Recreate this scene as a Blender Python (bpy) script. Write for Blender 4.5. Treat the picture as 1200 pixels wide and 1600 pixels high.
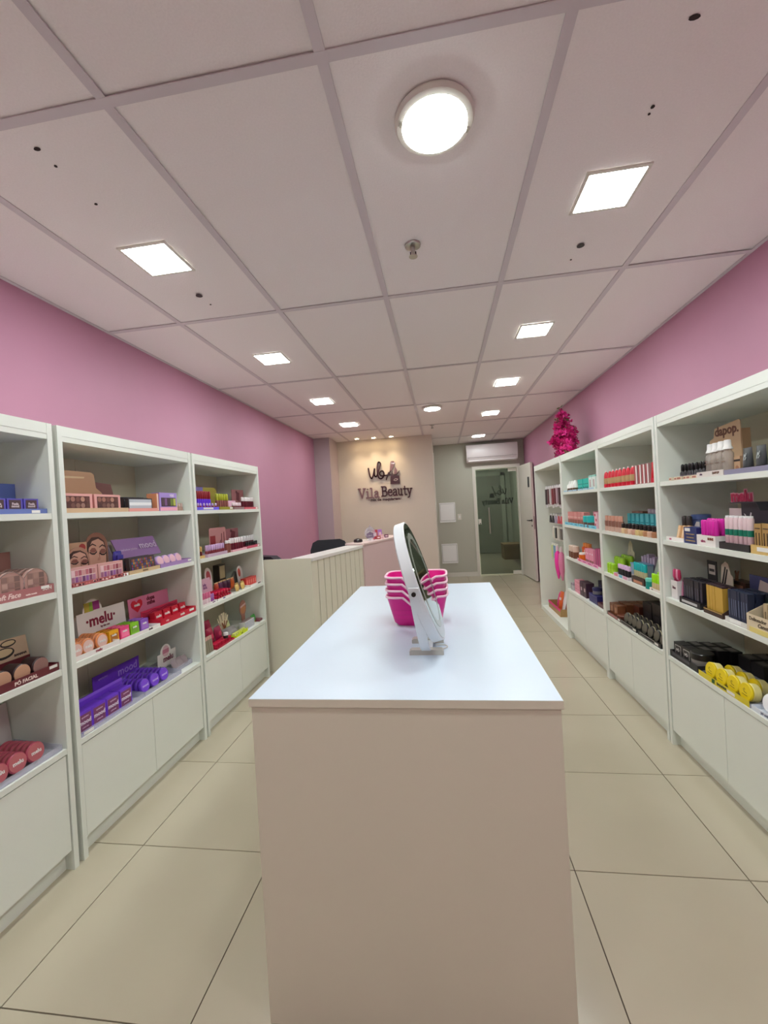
import bpy, bmesh, math, random
from mathutils import Matrix, Vector
random.seed(7)
for o in list(bpy.data.objects): bpy.data.objects.remove(o)
SC = bpy.context.scene
COL = SC.collection
PI = math.pi

# ---------------------------------------------------------------- camera
HCAM = 1.3965
def cam_setup():
    yaw, pitch, roll = 0.1378, -0.0084, -0.0578
    fw = Vector((-math.sin(yaw)*math.cos(pitch), math.cos(yaw)*math.cos(pitch), math.sin(pitch)))
    rt = Vector((math.cos(yaw), math.sin(yaw), 0)); up = rt.cross(fw)
    r2 = math.cos(roll)*rt + math.sin(roll)*up
    u2 = -math.sin(roll)*rt + math.cos(roll)*up
    cd = bpy.data.cameras.new('camera'); co = bpy.data.objects.new('camera', cd); COL.objects.link(co)
    m = Matrix((r2, u2, -fw)).transposed().to_4x4(); m.translation = Vector((0, 0, HCAM))
    co.matrix_world = m
    cd.sensor_fit = 'HORIZONTAL'; cd.sensor_width = 36.0; cd.lens = 654.9/1200*36.0
    cd.clip_start = 0.02
    SC.camera = co
cam_setup()
# ---------------------------------------------------------------- world, exposure
W = bpy.data.worlds.new('world'); SC.world = W; W.use_nodes = True
W.node_tree.nodes['Background'].inputs[0].default_value = (0.5, 0.5, 0.52, 1)
W.node_tree.nodes['Background'].inputs[1].default_value = 0.25
SC.view_settings.view_transform = 'Standard'
SC.view_settings.look = 'None'
SC.view_settings.gamma = 1.0
SC.view_settings.use_curve_mapping = False
SC.view_settings.exposure = 1.32
LAMP = 26.0            # strength of the ceiling lamp diffusers
LAMP_COL = (0.93, 1.0, 0.98)

# ---------------------------------------------------------------- helpers
def lin(c):
    return tuple((v/255/12.92 if v/255 <= .04045 else ((v/255+.055)/1.055)**2.4) for v in c)
MATS = {}
def mat(name, rgb, rough=.5, metal=0., emit=0., noise=0., scale=40., bump=0., clear=0., coat=0., ncol=None):
    if name in MATS: return MATS[name]
    m = bpy.data.materials.new(name); MATS[name] = m; m.use_nodes = True
    nt = m.node_tree; b = nt.nodes['Principled BSDF']; c = (*lin(rgb), 1)
    b.inputs['Base Color'].default_value = c
    b.inputs['Roughness'].default_value = rough; b.inputs['Metallic'].default_value = metal
    b.inputs['Coat Weight'].default_value = coat
    if emit:
        b.inputs['Emission Color'].default_value = c; b.inputs['Emission Strength'].default_value = emit
    if noise or bump:
        tc = nt.nodes.new('ShaderNodeTexCoord'); n = nt.nodes.new('ShaderNodeTexNoise')
        n.inputs['Scale'].default_value = scale; n.inputs['Detail'].default_value = 3
        nt.links.new(tc.outputs['Object'], n.inputs['Vector'])
        if noise:
            mx = nt.nodes.new('ShaderNodeMix'); mx.data_type = 'RGBA'
            d = tuple(max(0, v*(1-noise)) for v in c[:3]) if ncol is None else lin(ncol)
            mx.inputs['A'].default_value = c; mx.inputs['B'].default_value = (*d, 1)
            nt.links.new(n.outputs['Fac'], mx.inputs['Factor']); nt.links.new(mx.outputs['Result'], b.inputs['Base Color'])
        if bump:
            bp = nt.nodes.new('ShaderNodeBump'); bp.inputs['Strength'].default_value = bump; bp.inputs['Distance'].default_value = .002
            nt.links.new(n.outputs['Fac'], bp.inputs['Height']); nt.links.new(bp.outputs['Normal'], b.inputs['Normal'])
    if clear:
        tr = nt.nodes.new('ShaderNodeBsdfTransparent'); ms = nt.nodes.new('ShaderNodeMixShader')
        tr.inputs[0].default_value = (*[.5+.5*v for v in c[:3]], 1)
        ms.inputs[0].default_value = clear
        nt.links.new(b.outputs[0], ms.inputs[1]); nt.links.new(tr.outputs[0], ms.inputs[2])
        nt.links.new(ms.outputs[0], nt.nodes['Material Output'].inputs[0])
    return m
def M(rgb, rough=.42, **k):
    return mat('m_%02x%02x%02x_%d_%s' % (*rgb, int(rough*100), ''.join(sorted(k))), rgb, rough, **k)

class B:
    """collects geometry for one mesh"""
    def __init__(s): s.bm = bmesh.new(); s.mats = []; s.mi = 0
    def m(s, material):
        if material not in s.mats: s.mats.append(material)
        s.mi = s.mats.index(material); return s
    def _tag(s, n0):
        s.bm.faces.ensure_lookup_table()
        for f in s.bm.faces[n0:]: f.material_index = s.mi
    def box(s, x0, x1, y0, y1, z0, z1, mtx=None):
        n0 = len(s.bm.faces)
        v = [s.bm.verts.new((x, y, z)) for z in (z0, z1) for y in (y0, y1) for x in (x0, x1)]
        for f in ((0,2,3,1),(4,5,7,6),(0,1,5,4),(2,6,7,3),(0,4,6,2),(1,3,7,5)): s.bm.faces.new([v[i] for i in f])
        if mtx: bmesh.ops.transform(s.bm, matrix=mtx, verts=v)
        s._tag(n0); return s
    def prism(s, pts, y0, y1, mtx=None):
        """polygon in x,z pushed along y"""
        n0 = len(s.bm.faces); n = len(pts)
        a = [s.bm.verts.new((p[0], y0, p[1])) for p in pts]; b = [s.bm.verts.new((p[0], y1, p[1])) for p in pts]
        s.bm.faces.new(a); s.bm.faces.new(b[::-1])
        for i in range(n): s.bm.faces.new((a[i], b[i], b[(i+1)%n], a[(i+1)%n]))
        if mtx: bmesh.ops.transform(s.bm, matrix=mtx, verts=a+b)
        s._tag(n0); return s
    def lathe(s, prof, n=14, mtx=None, sx=1., sy=1.):
        n0 = len(s.bm.faces); rings = []; allv = []
        for r, z in prof:
            ring = [s.bm.verts.new((r*sx*math.cos(2*PI*i/n), r*sy*math.sin(2*PI*i/n), z)) for i in range(n)]
            rings.append(ring); allv += ring
        for a, b in zip(rings, rings[1:]):
            for i in range(n): s.bm.faces.new((a[i], a[(i+1)%n], b[(i+1)%n], b[i]))
        s.bm.faces.new(rings[0][::-1]); s.bm.faces.new(rings[-1])
        if mtx: bmesh.ops.transform(s.bm, matrix=mtx, verts=allv)
        s._tag(n0); return s
    def cyl(s, r, z0, z1, n=14, mtx=None, c=.0):
        if c: return s.lathe([(r-c, z0), (r, z0+c), (r, z1-c), (r-c, z1)], n, mtx)
        return s.lathe([(r, z0), (r, z1)], n, mtx)
    def tube(s, pts, r, n=8, closed=False):
        n0 = len(s.bm.faces); pts = [Vector(p) for p in pts]; N = len(pts); rings = []
        for i, p in enumerate(pts):
            a = pts[(i-1) % N] if (closed or i) else p; b = pts[(i+1) % N] if (closed or i < N-1) else p
            t = (b-a).normalized(); u = t.orthogonal()
            ref = Vector((0, 0, 1)) if abs(t.z) < .9 else Vector((1, 0, 0))
            u = t.cross(ref).normalized(); w = t.cross(u)
            rr = r[i] if isinstance(r, (list, tuple)) else r
            rings.append([s.bm.verts.new(p + rr*(math.cos(2*PI*k/n)*u + math.sin(2*PI*k/n)*w)) for k in range(n)])
        for i in range(N if closed else N-1):
            a, b = rings[i], rings[(i+1) % N]
            for k in range(n): s.bm.faces.new((a[k], a[(k+1)%n], b[(k+1)%n], b[k]))
        if not closed: s.bm.faces.new(rings[0][::-1]); s.bm.faces.new(rings[-1])
        s._tag(n0); return s
    def strokes(s, polys, w, y0, y1):
        """flat lettering strokes in the x,z plane, w wide, from y0 to y1"""
        for pl in polys:
            for (ax, az), (bx, bz) in zip(pl, pl[1:]):
                dx, dz = bx-ax, bz-az; L = math.hypot(dx, dz) or 1; nx, nz = -dz/L*w/2, dx/L*w/2
                s.prism([(ax+nx, az+nz), (ax-nx, az-nz), (bx-nx, bz-nz), (bx+nx, bz+nz)], y0, y1)
            for p in pl:
                s.prism([(p[0]+w/2*math.cos(k*PI/4), p[1]+w/2*math.sin(k*PI/4)) for k in range(8)], y0-.0003, y1)
        return s
    def done(s, name, smooth=False, bevel=0., fix=True):
        if bevel:
            es = [e for e in s.bm.edges if len(e.link_faces) == 2 and e.calc_face_angle(0) > .9]
            bmesh.ops.bevel(s.bm, geom=es, offset=bevel, segments=2, profile=.7, affect='EDGES', clamp_overlap=True)
        if fix: bmesh.ops.recalc_face_normals(s.bm, faces=s.bm.faces)
        me = bpy.data.meshes.new(name); s.bm.to_mesh(me); s.bm.free()
        for m in s.mats: me.materials.append(m)
        if smooth:
            for p in me.polygons: p.use_smooth = True
            if hasattr(me, 'set_sharp_from_angle'): me.set_sharp_from_angle(angle=.7)
        return me
def link(name, me, parent=None, loc=(0,0,0), rot=(0,0,0)):
    o = bpy.data.objects.new(name, me); COL.objects.link(o); o.location = loc; o.rotation_euler = rot
    if parent is not None: o.parent = parent
    return o
def tag(o, label=None, cat=None, group=None, kind=None):
    for k, v in (('label', label), ('category', cat), ('group', group), ('kind', kind)):
        if v: o[k] = v
    return o
def thing(name, label, cat, loc=(0,0,0), rz=0., group=None):
    return tag(link(name, None, None, loc, (0,0,rz)), label, cat, group)
def struct(name, me, parent=None, label=None):
    o = link(name, me, parent)
    if parent is None: o['kind'] = 'structure'
    if label: o['label'] = label
    return o
CACHE = {}
def cached(key, fn):
    if key not in CACHE: CACHE[key] = fn()
    return CACHE[key]
def boxmesh(name, x0, x1, y0, y1, z0, z1, m, bevel=0.):
    return B().m(m).box(x0, x1, y0, y1, z0, z1).done(name, bevel=bevel)
def text_mesh(s, size, m, bold=0., align='CENTER', shear=0.):
    def mk():
        cu = bpy.data.curves.new('lettering', 'FONT'); cu.body = s; cu.size = size; cu.align_x = align; cu.align_y = 'CENTER'
        cu.extrude = .0004; cu.offset = bold; cu.resolution_u = 2; cu.shear = shear; cu.space_line = .75
        o = bpy.data.objects.new('lettering', cu); me = bpy.data.meshes.new_from_object(o)
        bpy.data.objects.remove(o)
        me.transform(Matrix.Rotation(PI/2, 4, 'X')); me.materials.clear(); me.materials.append(m); return me
    return cached(('txt', s, size, m.name, bold, align, shear), mk)
def ell(cx, cz, rx, rz, n=18, a0=0., a1=2*PI):
    full = abs(a1-a0-2*PI) < 1e-6; k = n if full else n+1
    return [(cx+rx*math.cos(a0+(a1-a0)*i/n), cz+rz*math.sin(a0+(a1-a0)*i/n)) for i in range(k)]

# ---------------------------------------------------------------- room numbers
XL, XR, YB, HC = -1.945, 1.582, 8.2, 2.553
YF = -1.9                                     # wall behind the camera
YS = 6.9                                      # wall with the sign
CEIL_X = [XL, -1.466, -.853, -.240, .373, .986, XR]
CEIL_Y = [YF, -.197, 1.053, 2.303, 3.553, 4.803, 6.053, 7.303, YB]

m_pink = mat('pink_wall_paint', (194,138,164), .55, noise=.06, scale=6, bump=.05)
m_grey = mat('grey_wall_paint', (192,192,178), .6, noise=.05, scale=5)
m_sand = mat('sand_wall_paint', (208,196,184), .6, noise=.05, scale=5)
m_mauve = mat('mauve_column_paint', (184,168,172), .6, noise=.05, scale=5)
m_tile_c = mat('ceiling_tile', (248,241,240), .8, noise=.10, scale=170, bump=.35)
m_bar = mat('ceiling_grid_bar', (212,203,207), .55)
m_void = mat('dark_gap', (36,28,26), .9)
m_floor = mat('porcelain_floor_tile', (198,188,166), .22, noise=1., scale=2.2, ncol=(186,176,154), coat=.15)
m_grout = mat('floor_grout', (96,82,72), .8)
m_white = mat('white_laminate', (234,238,230), .38, noise=.03, scale=8)
m_whiteb = mat('white_back_board', (222,216,190), .5, noise=.03, scale=8)
m_edge = mat('white_edge_band', (240,242,238), .35)
m_trimw = mat('white_trim_paint', (226,222,212), .4)
m_steel = mat('brushed_steel', (190,186,180), .3, metal=1.)
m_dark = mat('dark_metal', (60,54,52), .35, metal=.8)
m_glass = mat('door_glass', (96,108,98), .03, clear=.8)
m_acryl = mat('clear_acrylic', (235,235,245), .08, clear=.72)
m_lamp = mat('lamp_diffuser', (255,250,240), .4, emit=1.)
m_lamp.node_tree.nodes['Principled BSDF'].inputs['Emission Color'].default_value = (*LAMP_COL, 1)
m_lamp.node_tree.nodes['Principled BSDF'].inputs['Emission Strength'].default_value = LAMP
m_warm = mat('warm_spot_lens', (255,226,170), .4, emit=1.)
m_warm.node_tree.nodes['Principled BSDF'].inputs['Emission Strength'].default_value = 30.

# ---------------------------------------------------------------- floor
def build_floor():
    fl = struct('floor', boxmesh('floor', XL-.1, XR+.4, YF-.1, 12.1, -.03, -.004, m_grout))
    T = .5925; xs = [-1.3617+T*k for k in range(-1, 6)]; ys = [1.0401+T*k for k in range(-5, 19)]
    g = .002
    for xa, xb in zip(xs, xs[1:]):
        for ya, yb in zip(ys, ys[1:]):
            x0, x1, y0, y1 = max(xa, XL), min(xb, XR+.3), max(ya, YF), min(yb, 12.0)
            if x1-x0 < .02 or y1-y0 < .02: continue
            me = cached(('ft', round(x1-x0, 3), round(y1-y0, 3)), lambda: boxmesh('tile', -(x1-x0)/2+g, (x1-x0)/2-g, -(y1-y0)/2+g, (y1-y0)/2-g, -.004, 0, m_floor))
            o = link('tile', me, fl, ((x0+x1)/2, (y0+y1)/2, 0))
build_floor()
# ---------------------------------------------------------------- ceiling
def build_ceiling():
    ce = struct('ceiling', boxmesh('ceiling', XL-.1, XR+.1, YF-.1, YB+.1, HC+.06, HC+.09, m_void))
    hw = .0145
    for i, (xa, xb) in enumerate(zip(CEIL_X, CEIL_X[1:])):
        for ya, yb in zip(CEIL_Y, CEIL_Y[1:]):
            me = cached(('ct', round(xb-xa, 3), round(yb-ya, 3)), lambda: boxmesh('tile', -(xb-xa)/2+.004, (xb-xa)/2-.004, -(yb-ya)/2+.004, (yb-ya)/2-.004, 0, .015, m_tile_c))
            link('tile', me, ce, ((xa+xb)/2, (ya+yb)/2, HC+.002+random.random()*.003))
    for i, x in enumerate(CEIL_X[1:-1]):
        link('grid_bar', boxmesh('grid_bar', x-hw, x+hw, YF, YB, HC-.002, HC+.0015, m_bar), ce)
    for y in CEIL_Y[1:-1]:
        link('grid_bar', boxmesh('grid_bar', XL, XR, y-hw, y+hw, HC-.0025, HC+.001, m_bar), ce)
    for (a, b, c, d) in ((XL, XL+.02, YF, YB), (XR-.02, XR, YF, YB)):
        link('wall_angle', boxmesh('wall_angle', a, b, c, d, HC-.002, HC+.0015, m_bar), ce)
    mk = mat('hole', (52,40,38), .9)
    for k, (x, y, r, rx) in enumerate([(-1.161,1.141,.011,.6),(-1.164,1.206,.005,1),(-1.174,1.375,.006,.8),(-1.178,2.139,.005,1),(.679,1.14,.014,.5),(.693,1.376,.006,1),(.694,1.40,.004,1),(.689,2.167,.005,1)]):
        link('hole', B().m(mk).lathe([(r, 0), (r*.9, .002)], 9, sx=1, sy=rx).done('hole'), ce, (x, y, HC-.0005))
    for x, y in ((-1.180, 2.034), (.698, 2.052)):
        link('hook_plate', B().m(m_dark).lathe([(.010, .004), (.016, .002), (.017, 0)][::-1], 12).done('hook_plate'), ce, (x, y, HC-.004))
build_ceiling()
# ---------------------------------------------------------------- walls
struct('wall_left', boxmesh('wall_left', XL-.1, XL, YF, 6.4, 0, HC+.06, m_pink))
struct('wall_right', boxmesh('wall_right', XR, XR+.1, YF, YB+.1, 0, HC+.06, m_pink))
struct('wall_front', boxmesh('wall_front', XL-.1, XR+.1, YF-.1, YF, 0, HC+.06, mat('front_wall_paint', (200,192,184), .6)))
struct('pillar_corner', boxmesh('pillar', XL-.1, -1.69, 6.4, YS+.1, 0, HC+.06, m_mauve), label='mauve corner pillar beside the pink wall')
bpy.data.objects['pillar_corner'].name = 'pillar'
struct('wall_sign', boxmesh('wall_sign', -1.69, -.106, YS, YB+.1, 0, HC+.06, m_sand))
struct('wall_back', B().m(m_grey).box(-.106, .606, YB, YB+.1, 0, HC+.06).box(.606, 1.49, YB, YB+.1, 2.10, HC+.06).box(1.49, XR, YB, YB+.1, 0, HC+.06).done('wall_back'))
struct('baseboard_back', boxmesh('baseboard_back', -.10, .606, YB-.014, YB, 0, .078, m_trimw, .003))
struct('trim_1', boxmesh('trim_1', -.106, -.088, YS+.12, YS+.18, 0, 2.27, m_trimw, .003), label='white door casing on the side of the sign wall')
# corridor beyond the glass door
m_corr = mat('corridor_wall_paint', (190,194,180), .6, noise=.05, scale=4)
cor = struct('wall_corridor', B().m(m_corr).box(-1.2, XR+.4, 11.9, 12.0, 0, 2.6).box(-1.3, -1.2, YB+.1, 12, 0, 2.6).box(XR+.3, XR+.4, YB+.1, 12, 0, 2.6).done('wall_corridor'))
struct('ceiling_corridor', boxmesh('ceiling_corridor', -1.3, XR+.4, YB+.1, 12, 2.6, 2.65, m_corr))
d4 = link('door_3', None); d4['kind'] = 'structure'
link('door_leaf', boxmesh('door_leaf', .2, 1.62, 11.82, 11.87, .0, 2.12, mat('corridor_door', (150,152,140), .4), .004), d4)
link('door_casing', B().m(m_corr).box(1.62, 1.72, 11.8, 11.9, 0, 2.2).box(.1, .2, 11.8, 11.9, 0, 2.2).box(.1, 1.72, 11.8, 11.9, 2.12, 2.2).done('door_casing'), d4)
t = thing('storage_box', 'brown box on the corridor floor seen through the glass door', 'box', (1.62, 10.6, 0))
link('box_body', boxmesh('box_body', -.2, .2, -.25, .25, 0, .34, mat('brown_board', (150,120,84), .7), .004), t)
link('box_lid', boxmesh('box_lid', -.21, .21, -.26, .26, .33, .37, mat('brown_board2', (164,134,96), .7), .003), t)
cl = thing('ceiling_light', 'unseen lamp added on the corridor ceiling beyond the glass door', 'ceiling light', (.9, 10.2, 2.6))  # unseen lamp added to brighten the view through the glass
link('diffuser', B().m(mat('added_corridor_lamp', (250,255,240), .4, emit=70.)).box(-.15, .15, -.15, .15, -.03, -.005).done('diffuser'), cl)
link('frame', B().m(m_trimw).box(-.17, .17, -.17, .17, -.012, 0).done('frame'), cl)

# ---------------------------------------------------------------- shelving units
S1, S2, S3, S4 = 1.455, 1.135, .82, .497
def unit(name, label, side, y0, y1, shelves=(S1, S2, S3), doors=2, closed=True):
    """side -1: left wall, face at x=-1.56; +1: right wall, face at x=1.19"""
    xf, xb = (-1.56, XL+.004) if side < 0 else (1.19, XR-.004)
    s = -1 if side < 0 else 1
    t = thing(name, label, 'shelving unit', ((xf+xb)/2, (y0+y1)/2, 0), 0, 'white shelving units')
    ox, oy = (xf+xb)/2, (y0+y1)/2
    def bx(pn, a, b, ya, yb, z0, z1, m=m_white, bev=.0012):
        x0, x1 = sorted((a, b))
        link(pn, boxmesh(pn, x0-ox, x1-ox, ya-oy, yb-oy, z0, z1, m, bev), t)
    th = .022
    bx('side_panel', xf, xb, y0, y0+th, 0, 1.82); bx('side_panel', xf, xb, y1-th, y1, 0, 1.82)
    a, b = y0+th+.0005, y1-th-.0005; ym = (a+b)/2
    bk = xb-s*.006
    z0b = S4 if closed else .05
    bx('back_panel', bk, xb, a, ym-.001, z0b, 1.755, m_whiteb, 0); bx('back_panel', bk, xb, ym+.001, b, z0b, 1.755, m_whiteb, 0)
    bx('top_board', xf+s*.002, bk, a, b, 1.755, 1.777)
    bx('fascia', xf+s*.001, xf+s*.02, a, b, 1.7775, 1.82)
    bx('roof_board', xf+s*.02, xb, a, b, 1.80, 1.819)
    for z in shelves: bx('shelf', xf+s*.002, bk, a, b, z-.024, z)
    if closed:
        bx('counter_shelf', xf+s*.001, bk, a, b, S4-.022, S4)
        n = doors; w = (b-a-.006)/n
        for k in range(n): bx('door', xf+s*.004, xf+s*.022, a+.003+k*w+.0015, a+.003+(k+1)*w-.0015, .085, S4-.027, m_white, .0015)
        bx('plinth', xf+s*.04, xf+s*.058, a, b, 0, .083)
        bx('gap_shade_sheet', xf+s*.023, xf+s*.026, a, b, .083, S4-.022, m_void, 0)  # near-black sheet put in for the shade behind the door gaps
    else:
        bx('floor_board', xf+s*.002, bk, a, b, .0, .05)
    return t
unit('shelving_unit', 'white shelving unit cut off by the photo at left, holding rose, maroon and pink compacts', -1, .56, 1.517)
unit('shelving_unit', 'white shelving unit by the left pink wall, purple boxes on its lowest open shelf', -1, 1.54, 2.468)
unit('shelving_unit', 'white shelving unit on the left next to the reception desk, with lip glosses on top', -1, 2.487, 3.455)
unit('shelving_unit', 'white shelving unit on the right holding the yellow round boxes and black cases', 1, 1.568, 2.515)
unit('shelving_unit', 'white shelving unit on the right with red tubes on its top shelf', 1, 2.528, 3.402)
unit('shelving_unit', 'white shelving unit on the right with turquoise boxes on its top shelf', 1, 3.404, 4.385)
unit('shelving_unit', 'tall open white unit without shelves beside the door, hung with hair accessories', 1, 4.402, 5.58, (), 2, False)

# ---------------------------------------------------------------- island counter
def island():
    x0, x1, y0, y1 = -.550, .268, 1.072, 2.665
    t = thing('display_counter', 'long white display counter standing in the middle of the shop', 'counter', ((x0+x1)/2, (y0+y1)/2, 0))
    ox, oy = (x0+x1)/2, (y0+y1)/2
    mt = mat('gloss_white_top', (208,222,236), .34)  # cool tint in the white top stands for bluish light reflected there
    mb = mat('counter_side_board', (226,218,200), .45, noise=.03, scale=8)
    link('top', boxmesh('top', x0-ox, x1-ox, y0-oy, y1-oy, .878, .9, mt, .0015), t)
    e = .0009
    link('edge_band', B().m(mb).box(x0-e-ox, x1+e-ox, y0-e-oy, y0-.0001-oy, .8785, .8993).box(x0-e-ox, x0-.0001-ox, y0-oy, y1-oy, .8785, .8993).box(x1+.0001-ox, x1+e-ox, y0-oy, y1-oy, .8785, .8993).done('edge_band'), t)  # edges take the beige of the shaded side board, not the top's white
    for a, b in ((x0+.008, x0+.026), (x1-.026, x1-.008)):
        link('side_panel', boxmesh('side_panel', a-ox, b-ox, y0+.024-oy, y1-.024-oy, 0, .8775, mb, .001), t)
    link('end_panel', boxmesh('end_panel', x0+.004-ox, x1-.004-ox, y0+.006-oy, y0+.024-oy, 0, .8765, mb, .001), t)
    link('end_panel', boxmesh('end_panel', x0+.004-ox, x1-.004-ox, y1-.024-oy, y1-.006-oy, 0, .8765, mb, .001), t)
island()

# ---------------------------------------------------------------- reception desk
def reception():
    P0, P1, P2 = Vector((-1.160, 3.545)), Vector((-.905, 4.62)), Vector((-.545, 5.70))
    t = thing('reception_desk', 'white reception desk with slatted front and a taller pink panel', 'desk', (-1.1, 4.5, 0))
    o = Vector((-1.1, 4.5))
    mdesk = mat('desk_board', (226,222,204), .45, noise=.03, scale=8)
    mled = mat('desk_ledge', (236,234,230), .35)
    mpk = mat('pale_pink_board', (218,190,190), .5, noise=.03, scale=8)
    # end panel across the aisle end
    link('end_panel', boxmesh('end_panel', -1.60-o.x, P0.x-o.x, P0.y-o.y, P0.y+.025-o.y, 0, .998, mdesk, .0015), t)
    def along(pa, pb):
        d = pb-pa; L = d.length; a = math.atan2(d.y, d.x)
        return Matrix.Translation((pa.x-o.x, pa.y-o.y, 0)) @ Matrix.Rotation(a, 4, 'Z'), L
    m1, L1 = along(P0, P1)     # local x runs along, -y is the shop side
    link('backing_panel', B().m(m_dark).box(0.003, L1, .012, .03, 0, .985, m1).done('backing_panel'), t)  # backing coloured dark to paint in the shade of the slat gaps
    n = 10; w = L1/n
    for k in range(n):
        link('slat', B().m(mdesk).box(k*w+(.005 if k else .0), (k+1)*w-.005, 0, .0115, .02, .968, m1).done('slat', bevel=.001), t)
    link('ledge', B().m(mled).box(-.0, L1-.02, -.012, .2, .970, 1.0, m1).done('ledge', bevel=.002), t)
    m2, L2 = along(P1, P2)
    link('pink_panel', B().m(mpk).box(-.01, L2, -.02, .01, 0, 1.0, m2).done('pink_panel', bevel=.001), t)
    link('end_cap', B().m(mled).box(L2+.001, L2+.03, -.02, .22, 0, 1.0, m2).done('end_cap', bevel=.001), t)
    link('pink_ledge', B().m(mat('pale_pink_ledge', (236,212,208), .4)).box(-.015, L2+.035, -.03, .22, 1.001, 1.022, m2).done('pink_ledge', bevel=.002), t)
    link('desk_top', B().m(mled).box(.05, L1-.05, .035, .26, .71, .74, m1).done('desk_top', bevel=.002), t)
    link('support_panel', B().m(mdesk).box(.6, .62, .031, .25, 0, .709, m1).done('support_panel'), t)
    return m2, o
DESKM, DESKO = reception()

# ---------------------------------------------------------------- lamps
def square_lamp(x, y, label):
    t = thing('ceiling_light', label, 'ceiling light', (x, y, HC), 0, 'square ceiling lights')
    h = .098
    link('frame', cached('sqf', lambda: B().m(m_trimw).box(-h-.012, h+.012, -h-.012, -h, -.006, .001).box(-h-.012, h+.012, h, h+.012, -.006, .001).box(-h-.012, -h, -h, h, -.006, .001).box(h, h+.012, -h, h, -.006, .001).done('frame')), t)
    link('diffuser', cached('sqd', lambda: B().m(m_lamp).box(-h, h, -h, h, -.004, .001).done('diffuser')), t)
ords = ['nearest', 'second', 'third', 'fourth', 'fifth']
for k, y in enumerate((1.715, 2.98, 4.28, 5.57)):
    square_lamp(-1.18, y, '%s square ceiling light of the row along the left wall' % ords[k])
for k, y in enumerate((1.71, 2.995, 4.22, 5.6, 7.4)):
    square_lamp(.69, y, '%s square ceiling light of the row along the right wall' % ords[k])
for x in (-1.18, .69): square_lamp(x, .46, 'unseen square ceiling light added to the %s row, overhead just in front of the camera' % ('left' if x < 0 else 'right'))  # unseen lamp pair added to light the near floor and counter front
for x in (-1.18, .69): square_lamp(x, -.8, 'unseen square ceiling light added to the %s row, behind the camera' % ('left' if x < 0 else 'right'))  # second added pair out of view, brightens the counter front
def round_lamp(x, y, r, label):
    t = thing('ceiling_light', label, 'ceiling light', (x, y, HC))
    link('ring', B().m(m_trimw).lathe([(r*1.0, 0), (r*1.2, .0), (r*1.22, -.006), (r*1.16, -.016), (r*1.01, -.02)][::-1], 36).done('ring', True), t)
    link('diffuser', B().m(m_lamp).lathe([(r*.6, -.026), (r*.92, -.024), (r*1.01, -.019)], 36).done('diffuser', True), t)
    for a in (.3, 3.4): link('clip', B().m(m_steel).box(-.004, .004, -.008, .008, -.024, -.017).done('clip'), t, (r*1.05*math.cos(a), r*1.05*math.sin(a), 0), (0,0,a))
round_lamp(.042, 1.285, .098, 'large round ceiling light above the display counter')
round_lamp(-.05, 4.99, .095, 'small far round ceiling light in the middle row')
for k, (x, y) in enumerate(((-1.304, 6.69), (-1.033, 6.72), (-.745, 6.72))):
    t = thing('spotlight', ['left', 'middle', 'right'][k] + ' warm spotlight in the ceiling above the sign', 'spotlight', (x, y, HC), 0, 'spotlights above the sign')
    link('ring', B().m(m_trimw).lathe([(.030, -.006), (.042, -.006), (.045, .0)], 18).done('ring', True), t)
    link('lens', B().m(m_warm).lathe([(.029, -.008), (.0295, -.003)], 18).done('lens'), t)
    ld = bpy.data.lights.new('spot_lamp', 'SPOT'); ld.energy = 8; ld.color = (1, .80, .50); ld.spot_size = 1.7; ld.spot_blend = 1.0; ld.shadow_soft_size = .03
    lo = bpy.data.objects.new('spot_lamp', ld); COL.objects.link(lo); lo.parent = t; lo.location = (0, 0, -.02); lo.rotation_euler = (-.02, 0, 0)
# sprinklers
for (x, y, s, lb) in ((-.063, 1.875, 1., 'near metal fire sprinkler on the ceiling behind the round light'), (-.075, 6.073, 1., 'far small fire sprinkler on the ceiling near the sign wall')):
    t = thing('sprinkler', lb, 'sprinkler', (x, y, HC))
    link('rosette', B().m(m_steel).lathe([(.036, 0), (.034, -.006), (.018, -.012), (.016, -.012)][::-1], 18).done('rosette', True), t)
    link('nozzle', B().m(m_steel).lathe([(.010, -.045), (.011, -.012)], 10).done('nozzle', True), t)
    link('deflector', B().m(m_steel).lathe([(.019, -.052), (.019, -.049)], 12).done('deflector'), t)
    link('yoke', B().m(m_dark).box(-.014, .014, -.003, .003, -.05, -.03).done('yoke'), t)

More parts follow.
